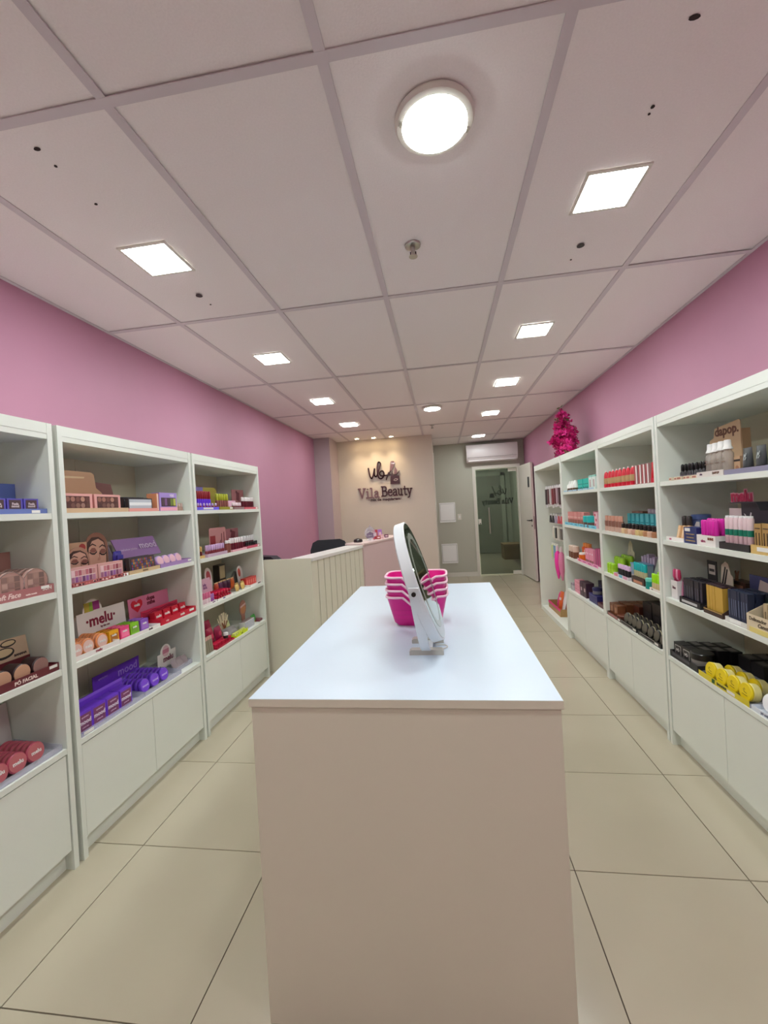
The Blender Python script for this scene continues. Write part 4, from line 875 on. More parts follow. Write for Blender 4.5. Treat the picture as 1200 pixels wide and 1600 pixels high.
for k, (y, c) in enumerate(((2.94, (206,70,40)), (3.0, (96,40,84)), (3.06, (84,34,70)), (3.12, (70,30,60)), (3.18, (226,110,50)))):
    item('pouch', ['red orange', 'plum', 'dark plum', 'darkest plum', 'bright orange'][k]+' small pouch in the row behind the crimson tubes', 'pouch', L, y, .14, S3, [('bag', pouch(.056, .085, .024, c)), ('seal', boxm(.05, .002, .008, (240,200,150), 0, .4, .011, .084))])
item('palette_box', 'black box with a gold front standing at the back', 'box', L, 3.16, .22, S3, [('body', boxm(.10, .05, .20, (44,34,28))), ('gold_front', card(rect(.078, .10, .09), (196,176,130), .0008, -.0009, .3)), ('gold_line', card(rect(.078, .012, .065), (214,190,130), .0008, -.0009, .3))])
item('display_card', 'grey triangular folded card with white edge', 'display card', L, 3.32, .20, S3, [('card', card([(-.10,.0),(.08,.0),(.06,.11),(.02,.12),(-.10,.04)], (126,124,118), .02)), ('white_edge', card([(.082,.0),(.10,0),(.07,.122),(.052,.118)], WHT, .004, -.002))])
item('display_card', 'white round topped card with an orange red droplet', 'display card', L, 3.36, .165, S3, [('card', card(arch(.10, .16), (238,228,224), .003)), ('droplet', card(ell(-.01, .105, .022, .036), (214,90,70), .0006, -.0007))], tilt=-.1)
for k in range(4):
    item('pouch', 'small golden pouch, number %s of the gold cluster' % ['one', 'two', 'three', 'four'][k], 'pouch', L, 3.06+.045*k, .035+.02*(k % 2), S3, [('bag', pouch(.05, .05+.008*(k % 2), .02, (214,180,104))), ('seal', boxm(.045, .002, .006, (150,110,60), 0, .4, .009, .052))], 'golden pouches', 0, -.25)
dtray('white tray of coral boxes at the right end', 3.230, 3.43, .02, S3, .12, .016, WT, [('dark_label', boxm(.05, .001, .008, (70,60,66), 0, .5, -.0014, .004), (.06, 0, 0))])
row(5, 3.238, 3.425, lambda k, y: item('mini_box', 'coral red mini box of the right white tray, %s from left' % ORD[k], 'box', L, y, .06, S3+.0022, [('body', boxm(.034, .05, .062, (222,72,66))), ('label_panel', card(rect(.022, .03, .016), (240,130,116), .0006, -.0007))], 'coral mini boxes'))
# shelf 4
row(5, 2.527, 2.655, lambda k, y: item('makeup_pencil', 'grey beige pencil carton with pink tip, %s from left' % ORD[k], 'pencil', L, y, .03, S4, [('carton', boxm(.022, .012, .085, (140,132,112))), ('pink_tip', boxm(.022, .012, .022, (206,160,150), .001, .4, 0, .0853))], 'pencil cartons', 0, -.12))
for k, (y, d, z, w, h) in enumerate(((2.66,.115,0,.09,.14),(2.75,.165,0,.09,.165),(2.765,.095,0,.085,.12),(2.86,.165,0,.09,.15),(2.86,.09,0,.085,.105))):
    item('pouch', ['front left', 'tall second', 'front middle', 'tallest rear', 'front right'][k]+' raspberry red heart pouch in the red pile', 'pouch', L, y, d, S4+z, [('bag', pouch(w, h, .035, (190-6*k,20,62+4*k))), ('heart_label', card(ell(0, h*.5, w*.22, w*.2, 10), (226,70,110), .0012, -.0016))], 'raspberry heart pouches', 0, -.15)
dtray('raspberry red tray of flat red cases', 2.665, 2.905, .012, S4, .062, .012, (176,20,56))
for k in range(5):
    item('lip_case', 'flat crimson case in the raspberry tray, number %s from the left' % ['one', 'two', 'three', 'four', 'five'][k], 'case', L, 2.69+.045*k, .03, S4+.0022, [('body', boxm(.04, .05, .030, (204,22,66), .004)), ('lid_line', boxm(.041, .0008, .002, (110,6,30), 0, .4, -.0009, .018))], 'flat crimson cases')
item('jar', 'small black jar with white lid on the red cases', 'jar', L, 2.825, .035, S4+.0325, [('body', lath([(.015,0),(.017,.003),(.017,.02)], (30,26,28))), ('lid', lath([(.0175,.0203),(.0175,.038),(.015,.04)], (236,232,234)))])
def hand_fan():
    b = B().m(M((240,226,196), .35)); 
    for k in range(6):
        a = PI*(.28+.44*k/5); b.prism([(.012*math.sin(a)*-1, .02), (.012*math.sin(a), .02), (.10*math.cos(a)*1.0+.010, .05+.125*math.sin(a)), (.10*math.cos(a)-.010, .05+.125*math.sin(a))], .002*k, .002*k+.0018)
    return b.done('blades')
item('sample_fan', 'white and gold fan of makeup samples standing open', 'sample fan', L, 2.985, .135, S4, [('blades', cached('fan', hand_fan)), ('swatches', cached('fsw', lambda: B().m(M((150,84,50), .5)).strokes([[(.0,.06),(-.02,.10)],[(.01,.06),(.012,.11)],[(.02,.06),(.045,.10)]], .012, -.0012, -.0004).m(M((60,36,26), .5)).strokes([[(-.05,.09),(-.075,.15)],[(-.02,.12),(-.028,.165)],[(.02,.12),(.03,.165)],[(.05,.09),(.076,.15)]], .004, -.0012, -.0004).done('print')))])
item('pouch', 'pale green round packet beside the fan', 'packet', L, 3.085, .14, S4, [('packet', pouch(.08, .11, .03, (214,220,160))), ('seal', boxm(.07, .002, .006, (180,190,110), 0, .4, .014, .108))], None, 0, -.3)
item('pouch', 'clear grey packet lying in front of the fan', 'packet', L, 2.985, .045, S4, [('packet', pouch(.16, .075, .04, (190,186,188), clear=.3)), ('insert', boxm(.12, .006, .04, (150,130,150), .001, .4, .017, .018))], None, 0, -.9)
dtray('lime yellow tray with a wavy front edge', 2.925, 3.115, .010, S4, .05, .014, (206,222,20), [('front_wave', card([(-.094,0),(.094,0),(.094,.03),(.06,.022),(.03,.034),(0,.022),(-.03,.032),(-.06,.02),(-.094,.02)], (214,230,30), .0012, -.0016)), Lb('melu', .013, (90,110,20), (0, -.0022, .011))])
row(6, 2.93, 3.11, lambda k, y: item('mini_box', 'pale lime mini carton in the wavy lime tray, %s from left' % ORD[k], 'box', L, y, .024, S4+.0022, [('body', boxm(.026, .022, .026, (222,226,120))), ('label_panel', card(rect(.018, .014, .006), (240,240,190), .0006, -.0007))], 'pale lime cartons'))
row(8, 3.115, 3.28, lambda k, y: item('mini_box', 'white carton with grey stripes, %s from left in its row' % ORD[k], 'box', L, y, .03, S4, [('body', boxm(.019, .05, .062, (226,226,232))), ('stripe', card(rect(.006, .056, .003), (110,120,150), .0006, -.0007)), ('top_label', boxm(.016, .04, .001, (150,130,130), 0, .4, .004, .0622))], 'striped white cartons'))
item('display_card', 'round card with a brown portrait on a stem at the back', 'display card', L, 3.33, .15, S4, [('card', card([(-.03,0),(.03,0),(.03,.07)]+ell(0, .13, .058, .066, 16, -.9, PI+.9)+[(-.03,.07)], (176,120,104), .003)), ('portrait', card(ell(0, .12, .042, .04), (206,138,92), .0006, -.0007)), ('veil_stripe', card([(-.045,.135),(.045,.15),(.045,.165),(-.045,.15)], (226,190,190), .0006, -.0014))])
item('pouch', 'green pouch at the right end of the lowest shelf', 'pouch', L, 3.355, .06, S4, [('bag', pouch(.07, .065, .03, (70,170,70))), ('gold_base', boxm(.065, .02, .016, (190,150,50), .001, .4, .004, .001))], None, 0, -.1)
item('lip_case', 'maroon flat case under the green pouch side', 'case', L, 3.41, .03, S4, [('body', boxm(.06, .08, .018, (140,70,84), .002)), ('lid_line', boxm(.061, .0008, .002, (90,40,50), 0, .4, -.0009, .01))])

# ================= right side
R_ = 'R'
def rtray(label, y0, y1, d, z, dep, h, rgb, extra=(), hb=None, m=None):
    return item('display_tray', label, 'display tray', R_, (y0+y1)/2, d, z, [('tray', tray(round(abs(y1-y0), 4), dep, h, rgb, hb, .0018, m))]+list(extra))
def rrow(name, label, cat, n, y0, y1, d, z, parts, group=None, tilt=0.):
    gl_row(name, label, cat, R_, n, y0, y1, d, z, parts, group, 0, tilt)
# nearest unit, shelf 1
row(6, 2.425, 2.185, lambda k, y: item('mini_box', 'flat cream carton lying along the top shelf front, %s from left' % ORD[k], 'box', R_, y, .012+.006*(k % 2), S1, [('body', boxm(.036, .05, .016, (222,206,180))), ('label_panel', card(rect(.024, .009, .003), (170,110,96), .0006, -.0007))], 'flat cream cartons', .15*(k % 3-1)))
for j in range(3):
    rrow('nail_polish', 'small black bottle in the %s row on the top shelf' % ['front', 'middle', 'rear'][j], 'bottle', 8, 2.385+.045*j, 2.14+.045*j, .055+.035*j, S1, [('body', lath([(.011,0),(.0125,.003),(.0125,.035),(.006,.044)], (30,26,34), 10)), ('cap', lath([(.0065,.0443),(.0075,.046),(.0072,.070),(.0055,.077),(.003,.08)], (20,18,22), 10)), ('label_band', lath([(.0127,.013),(.0127,.024)], (96,92,104), 10))])
item('display_stand', 'kraft stand lettered dapop. behind the clear bottles', 'display stand', R_, 2.125, .115, S1, [('back_card', card([(-.118,0),(.108,0),(.098,.15),(.098,.236),(.088,.243),(-.075,.228),(-.085,.185),(-.115,.175)], (192,162,128), .003), (0, 0, 0), [Lb('dapop.', .060, (96,54,34), (.008, -.001, .208), .0018)]), ('side_card', cached('dsc', lambda: B().m(M((170,136,104), .5)).prism([(.1085,0),(.1115,0),(.103,.20),(.100,.20)], .0, .035).done('side_card')))])
for k, y in enumerate((2.125, 2.078, 2.030, 1.980)):
    item('cosmetic_bottle', 'clear bottle with white cap before the kraft stand, %s from the left' % ['first', 'second', 'third', 'fourth'][k], 'bottle', R_, y, .05-.006*k, S1, [('body', lath([(.0175,0),(.0205,.004),(.0205,.092),(.012,.104),(.012,.108)], (0,0,0), 14, .1, m=mat('bottle_plastic', (214,204,196), .12, clear=.6))), ('cap', lath([(.0185,.1085),(.019,.112),(.0135,.124),(.0125,.147),(.010,.149)], (242,240,238), 14)), ('label_panel', cached('btl', lambda: B().m(M((120,100,86), .5)).box(-.012, .012, -.0217, -.0207, .055, .060).box(-.010, .010, -.0217, -.0207, .07, .072).done('label')))], 'clear bottles with white caps')
item('palette_box', 'small kraft box with dark band beside the clear bottles', 'box', R_, 1.932, .035, S1, [('body', boxm(.036, .03, .072, (190,156,122))), ('dark_band', card(rect(.0365, .008, .052), (40,34,34), .0006, -.0007)), ('round_label', card(ell(0, .025, .010, .010, 10), (170,120,90), .0006, -.0007))])
rtray('cream tray with a brown lettered front under the black bottles', 2.165, 1.978, .008, S1, .08, .024, (222,214,208), [Lb('skin', .012, (90,60,90), (-.06, -.0006, .013)), Lb('DAPOP', .014, (110,70,50), (.045, -.0006, .013), .0008)])
rtray('grey lavender tray running along the front of the top shelf', 1.972, 1.620, .008, S1, .10, .020, (140,136,160))
for k, y in enumerate((1.868, 1.796, 1.722)):
    item('cream_tube', ['left', 'right', 'rightmost hidden'][k]+' charcoal squeeze tube standing in the lavender tray', 'tube', R_, y, .035, S1+.0022, squeeze(.050, .098, (64,68,70), (30,28,32))+[('flower_print', cached('cfp', lambda: B().m(M((190,196,196), .4)).strokes([[(-.006,.05),(.0,.07),(.004,.062),(.010,.074)],[(.002,.05),(.008,.058)]], .004, -.0135, -.0125).done('print')))], 'charcoal squeeze tubes')
# shelf 2
rtray('white tray with a cut away side at the left end', 2.488, 2.322, .018, S2, .09, .020, WT, [('side_wing', card([(-.03,0),(.07,0),(.07,.10),(.045,.10)], (226,222,226), .002, .085)), Lb('pop', .013, (190,60,120), (-.04, -.0006, .010))])
row(3, 2.425, 2.345, lambda k, y: item('mini_box', 'peach mini carton leaning in the left white tray, %s from left' % ORD[k], 'box', R_, y, .035+.008*k, S2+.0022, [('body', boxm(.022, .03, .075, (240,196,146))), ('label_panel', card(rect(.008, .04, .012), (250,224,190), .0006, -.0007))], 'peach cartons', 0, -.2))
rrow('nail_polish', 'brown small bottle behind the peach cartons', 'bottle', 2, 2.445, 2.365, .084, S2, gloss(.016, .13, .5, (96,70,64), (60,52,50), 8))
item('palette_box', 'navy blue carton with gold lines and a white sticker', 'box', R_, 2.262, .018, S2, [('body', boxm(.108, .05, .080, (40,54,110))), ('gold_lines', cached('ngl', lambda: B().m(M((190,160,90), .4)).box(-.04, .04, -.0012, 0, .012, .016).box(-.03, .03, -.0012, 0, .028, .031).box(-.035, .035, -.0012, 0, .045, .048).done('gold_lines'))), ('sticker', card(rect(.045, .016, .06, -.02), WHT, .0006, -.0014))])
item('cosmetic_bottle', 'blue rounded tub standing behind the navy carton', 'tub', R_, 2.40, .148, S2, [('body', lath([(.038,0),(.042,.01),(.042,.105),(.038,.11)], (70,90,150), 18)), ('lid', lath([(.043,.1103),(.043,.132),(.038,.135)], (96,120,180), 18))])
item('display_tray', 'white tray lettered in red holding magenta tubes, with a tall white side', 'display tray', R_, 2.132, .014, S2, [('tray', tray(.138, .095, .05, WT)), Lb('ultra', .018, (170,70,110), (-.02, -.0006, .022), .0006), Lb('SHINE', .015, (130,70,50), (.035, -.0006, .034), .0008), ('side_wing', card([(.02,0),(.13,0),(.13,.12),(.04,.09)], (226,216,206), .002, .104))])
for j in range(2):
    rrow('lip_tube', 'magenta tube in the %s row of the red lettered tray' % ['front', 'rear'][j], 'tube', 6, 2.192, 2.074, .033+.03*j, S2+.0022, gloss(.0105, .118+.006*j, .6, (206,20,150), (222,40,170)))
item('display_stand', 'white stand lettered melu in pink cut out letters', 'display stand', R_, 2.10, .125, S2, [('back_card', card([(-.05,0),(.10,0),(.10,.17),(-.04,.17)], (238,222,220), .003), (0, 0, 0), [('red_label', card(ell(-.02, .125, .016, .008), (190,20,80), .0006, -.0008))]), ('letters', text_mesh('melu', .068, M((190,24,84), .5), .003), (.045, -.002, .222)), ('letter_halo', text_mesh('melu', .068, M((244,170,190), .5), .008), (.045, -.0005, .222))])
rtray('black tray holding clear pink tubes with green bands', 2.035, 1.852, .012, S2, .10, .030, (40,38,40), [('back_hood', cached('hood', lambda: B().m(M((58,58,68), .5)).prism([(-.09,.0),(.085,.0),(.085,.17),(.065,.20),(-.09,.20)], .095, .098).prism([(-.09,.196),(.065,.196),(.085,.166),(.085,.17),(.065,.20),(-.09,.20)], .05, .095).done('back_hood')), (0, 0, 0), [('printed_mark', card([(-.075,.15),(-.065,.145),(-.052,.118),(-.06,.118)], (226,224,226), .0005, .0944)), ('printed_mark', card([(-.035,.155),(-.028,.152),(-.038,.118),(-.048,.118)], (226,224,226), .0005, .0944))])])
rrow('mascara', 'clear pink mascara tube with a dark green band and white cap', 'mascara', 6, 2.025, 1.862, .04, S2+.0022, [('body', lath([(.0115,0),(.0125,.003),(.0125,.058)], (206,170,176), 10)), ('band', lath([(.0127,.0582),(.0127,.084)], (18,120,96), 10)), ('cap', lath([(.0122,.0842),(.0122,.128),(.010,.134)], (226,200,204), 10)), ('tip', lath([(.0095,.1342),(.0095,.141),(.007,.142)], (244,244,244), 10))])
item('display_tray', 'kraft box of brown cartons with a white front label', 'display tray', R_, 1.755, .010, S2, [('tray', tray(.17, .09, .035, (214,180,110))), ('front_label', boxm(.10, .001, .016, WHT, 0, .5, -.0014, .012), (0, 0, 0))])
rrow('mini_box', 'brown carton with dark pencil print in the kraft box', 'box', 4, 1.832, 1.68, .02, S2+.0022, [('body', boxm(.035, .03, .115, (176,140,84))), ('print', cached('bcp', lambda: B().m(M((70,50,36), .5)).box(-.010, -.006, -.0012, 0, .03, .08).box(.006, .010, -.0012, 0, .03, .08).box(-.012, .012, -.0012, 0, .095, .099).done('print')))])
# shelf 3
item('display_box', 'narrow white carton with pink applicators standing in it', 'box', R_, 2.448, .025, S3, [('body', tray(.060, .045, .098, (238,232,232))), Lb('kiss', .022, (110,60,80), (0, -.0006, .06))])
for k in range(6):
    item('applicator', 'pink lip applicator in the narrow white carton, %s from left' % ORD[k], 'applicator', R_, 2.462-.007*k, .040+.006*(k % 2), S3+.003, [('handle', lath([(.003,0),(.003,.10)], (200,60,110), 6)), ('pink_head', lath([(.004,.1003),(.009,.115),(.007,.15),(.003,.156)], [(214,90,140),(230,150,180),(190,40,90)][k % 3], 8))], 'pink applicators', 0, .02)
item('applicator', 'mauve pencil leaning beside the white carton', 'pencil', R_, 2.388, .03, S3, [('stick', boxm(.012, .006, .10, (176,110,140))), ('tip', boxm(.010, .005, .012, (120,60,90), .001, .4, .0005, .1003))], None, 0, -.08)
rtray('black tray with a white front strip holding black cartons', 2.376, 2.198, .012, S3, .13, .030, (30,28,32), [('front_strip', boxm(.13, .001, .012, (200,198,200), 0, .5, -.0014, .008), (0, 0, 0))])
for j in range(3):
    rrow('mascara_carton', 'black slim carton in the %s rank of the black tray' % ['front', 'middle', 'rear'][j], 'box', 7, 2.366, 2.206, .028+.032*j, S3+.0022, [('body', boxm(.0205, .024, .125, (38,36,46))), ('side_print', card(rect(.004, .06, .03), (92,92,110), .0006, -.0007))])
rtray('dark brown tray of golden cartons with a gold outline', 2.165, 2.030, .008, S3, .13, .024, (66,44,36), [('gold_rim', boxm(.130, .001, .004, (196,160,90), 0, .4, -.0014, .019), (0, 0, 0))], .11)
for j in range(2):
    rrow('mascara_carton', 'golden yellow carton in the %s rank of the brown tray' % ['front', 'rear'][j], 'box', 6, 2.156, 2.040, .02+.032*j, S3+.0022, [('body', boxm(.018, .024, .130, (204,164,70))), ('dark_end', boxm(.018, .024, .006, (60,40,50), 0, .4, 0, .1303))])
item('display_card', 'black card with a white label behind the golden cartons', 'display card', R_, 2.36, .165, S3, [('card', card(rect(.075, .21), (44,42,44), .003)), ('white_label', card(rect(.05, .05, .14), (206,196,188), .0006, -.0007)), ('dark_bar', card(rect(.04, .014, .155), (60,56,56), .0006, -.0014))])
item('display_card', 'cream rounded card with black bars behind the golden cartons', 'display card', R_, 2.265, .165, S3, [('card', card([(-.045,0),(.055,0),(.06,.15),(.045,.16),(.03,.21),(.01,.22),(-.02,.2)], (222,208,190), .003)), ('black_bars', cached('bbr', lambda: B().m(M((40,36,36), .5)).strokes([[(-.015,.11),(.008,.19)],[(.0,.105),(.022,.18)]], .009, -.0012, -.0002).done('print')))])
rtray('white tray of navy cartons', 2.012, 1.880, .008, S3, .14, .022, (228,226,222), [('front_label', boxm(.07, .001, .012, (246,246,244), 0, .5, -.0014, .005), (0, 0, 0))])
for j in range(3):
    rrow('mascara_carton', 'navy blue carton in the %s rank of the white tray' % ['front', 'middle', 'rear'][j], 'box', 8, 2.006, 1.886, .018+.034*j, S3+.0022, [('body', boxm(.0135, .026, .138, (42,50,74))), ('side_print', card(rect(.003, .07, .03), (110,120,150), .0006, -.0007))])
item('display_stand', 'dark brown stand with a carved hand topper above the navy cartons', 'display stand', R_, 2.235, .20, S3, [('box_body', boxm(.12, .06, .125, (72,46,36))), ('label_panel', card(rect(.08, .03, .08), (150,110,90), .0006, -.0007)), ('hand_topper', card([(-.03,.1253),(-.01,.1253),(-.008,.15),(.0,.175),(-.008,.175),(-.016,.155),(-.022,.175),(-.03,.17),(-.026,.15)], (170,130,100), .003, .01))])
item('display_card', 'dark blue card with a printed portrait at the right of the pencil shelf', 'display card', R_, 2.03, .165, S3, [('card', card(rect(.13, .185), (60,66,110), .003)), ('print_patch', card([(-.02,.10),(.05,.09),(.055,.16),(.0,.17)], (196,180,176), .0006, -.0007)), ('dark_patch', card(rect(.11, .05, .03), (50,50,60), .0006, -.0007))])
rrow('mascara_carton', 'black green carton between the navy cartons and the cream tray', 'box', 4, 1.866, 1.81, .07, S3, [('body', boxm(.0135, .03, .13, (26,40,40))), ('side_print', card(rect(.003, .06, .03), (120,150,140), .0006, -.0007))])
item('display_tray', 'cream display tray with fine lettering and a pale yellow base', 'display tray', R_, 1.795, .005, S3, [('tray', tray(.16, .12, .07, (226,210,180), .13)), ('yellow_base', boxm(.15, .001, .02, (232,214,130), 0, .5, -.0014, .001), (0.01, 0, 0)), Lb('Delineador', .020, (110,96,80), (-.02, -.0006, .054)), Lb('Caneta', .022, (110,96,80), (.01, -.0006, .034), shear=.3)])
rrow('mascara_carton', 'tan pen carton inside the cream tray', 'box', 4, 1.85, 1.74, .05, S3+.0022, [('body', boxm(.02, .02, .11, (196,176,140))), ('side_print', card(rect(.004, .05, .03), (110,90,70), .0006, -.0007))])
# shelf 4
rtray('low black tray with a grey front strip at the left end', 2.492, 2.242, .010, S4, .25, .034, (34,32,36), [('front_strip', boxm(.16, .001, .014, (74,72,80), 0, .5, -.0014, .014), (-.02, 0, 0))])
for i, y in enumerate((2.450, 2.372)):
    for k in range(4):
        item('powder_box', ['left', 'right'][i]+' front black box with a white printed face in the low black tray' if k == 0 else '%s black powder box behind the %s front one' % (ORD[k-1], ['left', 'right'][i]), 'box', R_, y-.012*k, .03+.056*k, S4+.0022, [('body', boxm(.072, .052, .078, (32,30,32))), ('label_outline', card(rect(.05, .052, .014), (190,186,180), .0006, -.0007)), ('label_panel', card(rect(.042, .044, .018), (60,56,56), .0006, -.0014)), Lb('PÓ', .02, (220,216,210), (0, -.0022, .04))] if k == 0 else [('body', boxm(.072, .052, .078, (32,30,32))), ('top_label', boxm(.05, .03, .0008, (110,106,104), 0, .4, .01, .0783))], 'black powder boxes', .05)
item('powder_jar', 'black jar with a wide glossy lid beside the two black boxes', 'jar', R_, 2.298, .065, S4+.0022, [('body', lath([(.044,0),(.048,.006),(.048,.05)], (140,136,134), 22)), ('lid', lath([(.050,.0503),(.050,.078),(.046,.082)], (24,22,24), 22))])
for i in range(2):
    for k in range(3):
        item('powder_box', '%s black box of the %s rank behind the wide lidded jar' % (ORD[k], ['left', 'right'][i]), 'box', R_, 2.197-.084*i, .19+.06*k, S4, [('body', boxm(.08, .055, .095-.004*i, (28,26,28))), ('top_label', boxm(.05, .03, .0008, (84,80,80), 0, .4, .01, .0953-.004*i))], 'black boxes behind the jar')
item('powder_jar', 'black jar lying with a pale cream face at the right of the black boxes', 'jar', R_, 2.01, .215, S4, [('case', discm(.042, .03, (30,28,30), .042)), ('cream_face', discm(.036, .003, (206,200,180), .042, y=-.0302, c=.001))], None, -.9)
item('display_tray', 'clear tray with a yellow lettered front holding yellow round boxes', 'display tray', R_, 2.055, .006, S4, [('tray', tray(.345, .17, .016, (0,0,0), .04, .002, m_acryl)), ('front_strip', boxm(.34, .001, .026, (226,206,50), 0, .5, -.0012, .001)), Lb('BANANA', .016, (60,60,20), (0, -.0018, .014), .0006), ('leaf_mark', card([(-.07,.004),(-.05,.004),(-.048,.024),(-.068,.024)], (50,100,40), .0006, -.0019)), ('price_tag', card(rect(.05, .013, .005, .06), WHT, .0006, -.0019))])
YL = (238,210,20)
for k, (y, d) in enumerate(((2.160, .056), (2.083, .056), (2.006, .056), (1.929, .056), (2.122, .112), (2.045, .112), (1.968, .112))):
    item('powder_jar', ['first yellow round box from the left in the front row', 'second yellow round box from the left in the front row', 'third yellow round box from the left in the front row', 'fourth yellow round box from the left in the front row', 'left yellow round box in the second row', 'middle yellow round box in the second row', 'right yellow round box in the second row'][k], 'round box', R_, y, d, S4+.0045, [('case', discm(.037, .03, (236,222,150), .037)), ('yellow_lid', discm(.038, .012, YL, .037, y=-.0302, c=.003)), ('banana_print', cached('bnp', lambda: B().m(M((110,90,10), .5)).strokes([[(-.012,.045),(-.004,.036),(.010,.034)],[(-.008,.050),(-.002,.046)],[(-.014,.026),(.014,.024)]], .0022, -.0428, -.0422).done('print')))], 'yellow round boxes', 0, -.14)
item('display_tray', 'white glossy tray at the bottom right edge of the lowest shelf', 'display tray', R_, 1.78, .006, S4, [('tray', tray(.19, .13, .020, (226,230,240))), Lb('pó solto', .014, (110,116,140), (-.02, -.0006, .011))])
for k, y in enumerate((1.822, 1.740)):
    item('powder_jar', ['white round jar leaning in the white glossy tray', 'second white round jar in the white glossy tray'][k], 'jar', R_, y, .06, S4+.0045, [('case', discm(.038, .03, (232,234,238), .038)), ('lid_ring', discm(.034, .003, (246,246,248), .038, y=-.0302, c=.001))], 'white round jars', 0, -.2)

# ---- middle right unit
GLD = (196,160,110)
for j in range(1):
    rrow('body_lotion', 'red and tan squeeze tube with a red foot on the top shelf', 'tube', 8, 3.355, 2.862, .035+.06*j, S1, [('cap', lath([(.017,0),(.018,.003),(.018,.026)], (214,30,54), 10)), ('body', lath([(.0215,.0263),(.0235,.03),(.0235,.068)], (196,164,118), 12, sy=.7)), ('red_shoulder', lath([(.0237,.0683),(.0225,.085),(.017,.107),(.008,.116)], (214,40,60), 12, sy=.62)), ('crimp', boxm(.022, .003, .008, (246,226,226), .0005, .4, -.0015, .1155))])
rrow('body_mist', 'slim mauve and white carton right of the red tubes', 'box', 4, 2.836, 2.645, .02, S1, [('body', boxm(.036, .05, .118, (176,130,130))), ('white_stripe', card(rect(.012, .112, .003, .010), (244,238,236), .0006, -.0007)), ('red_stripe', card(rect(.006, .112, .003, -.010), (190,30,50), .0006, -.0007))])
item('body_lotion', 'single red tube at the right end of the red shelf', 'tube', R_, 2.60, .025, S1, squeeze(.046, .118, (206,20,40), (226,60,80)))
# shelf 2
rrow('foundation_tube', 'brown foundation tube with darker band at the left end', 'tube', 5, 3.372, 3.06, .03, S2, [('cap', lath([(.018,0),(.019,.003),(.019,.034)], (214,176,160), 12)), ('body', lath([(.022,.0343),(.025,.045),(.025,.075)], (150,104,90), 12, sy=.7)), ('pink_shoulder', lath([(.0252,.0753),(.026,.105),(.024,.112)], (206,150,130), 12, sy=.5))])
rrow('foundation_box', 'turquoise carton standing behind the small bottles', 'box', 8, 3.155, 2.64, .095, S2, [('body', boxm(.052, .05, .128, (84,190,200))), ('side_edge', card(rect(.012, .128, 0, .0195), (40,150,166), .0006, -.0007)), ('dots', cached('tqd', lambda: B().m(M((40,110,124), .5)).box(-.018, -.012, -.0012, 0, .07, .076).box(-.006, 0, -.0012, 0, .07, .076).box(.006, .012, -.0012, 0, .07, .076).done('dots')))])
SKN = [(236,206,160),(222,176,140),(240,200,180),(214,160,140),(238,210,150),(226,190,130),(206,150,110),(230,186,160),(190,130,96)]
for j in range(2):
    row(9, 3.06, 2.592, lambda k, y: item('foundation_bottle', 'foundation bottle with black cap, %s rank, %s from left' % (['front', 'second'][j], ORD[k]), 'bottle', R_, y-.012*j, .02+.036*j, S2, [('body', lath([(.014,0),(.0165,.003),(.0165,.030),(.009,.036)], SKN[(k+3*j) % 9], 10)), ('cap', lath([(.010,.0363),(.0115,.038),(.011,.064),(.009,.066)], (36,26,26), 10))], 'foundation bottles, %s rank' % ['front', 'second'][j]))
row(4, 3.04, 2.86, lambda k, y: item('mini_box', 'tall grey lilac carton behind the turquoise cartons, %s from left' % ORD[k], 'box', R_, y-.02, .17, S2, [('body', boxm(.042, .05, .155, (176,156,176))), ('label_panel', card(rect(.03, .02, .132), (206,196,206), .0006, -.0007))], 'tall grey lilac cartons'))
row(3, 3.26, 3.09, lambda k, y: item('mini_box', 'tan brown carton left of the grey lilac ones, %s from left' % ORD[k], 'box', R_, y, .17, S2, [('body', boxm(.05, .05, .138, (150,110,90))), ('label_panel', card(rect(.03, .014, .115), (120,80,64), .0006, -.0007))], 'tan brown cartons at the back'))
# shelf 3
LG = (160,210,40)
for j, (y0, y1, h, d) in enumerate(((3.362, 3.24, .075, .03), (3.363, 3.212, .12, .085), (3.363, 3.212, .13, .135))):
    rrow('lip_balm', 'lime green twist tube in the %s rank' % ['short front', 'tall middle', 'tall rear'][j], 'tube', 3+(j > 0), y0, y1, d, S3, [('base', lath([(.0165,0),(.0175,.003),(.0175,h*.45)], (178,220,60), 12)), ('cap', lath([(.0182,h*.45+.0003),(.0182,h*.92),(.012,h)], LG, 12))])
item('display_card', 'tall cream pointed card behind the lime tubes', 'display card', R_, 3.31, .17, S3, [('card', card([(-.055,0),(.055,0),(.06,.15),(.035,.165),(.028,.21),(.0,.235),(-.03,.21),(-.04,.165),(-.055,.15)], (222,216,190), .003)), ('groove', card(rect(.003, .07, .15), (170,164,140), .0005, -.0006)), Lb('oh!', .034, (70,60,110), (0, -.001, .115), .0012)])
rtray('white tray with pink and blue front holding black capped sticks', 3.215, 2.975, .008, S3, .09, .022, (226,214,222), [('pink_patch', card(rect(.06, .02, .001, -.08), (232,140,160), .0006, -.0008)), ('blue_patch', card(rect(.05, .02, .001, .0), (110,190,214), .0006, -.0008)), ('pink_patch', card(rect(.06, .02, .001, .07), (226,160,190), .0006, -.0008))])
rrow('lip_stick', 'lilac stick with black middle in the pink and blue tray', 'lip stick', 8, 3.17, 2.985, .03, S3+.0022, [('base', lath([(.0105,0),(.0105,.012)], (210,200,220), 10)), ('black_middle', lath([(.0095,.0123),(.0095,.058)], (30,28,36), 10)), ('pink_tip', lath([(.0105,.0583),(.0105,.084),(.008,.088)], (226,190,226), 10))])
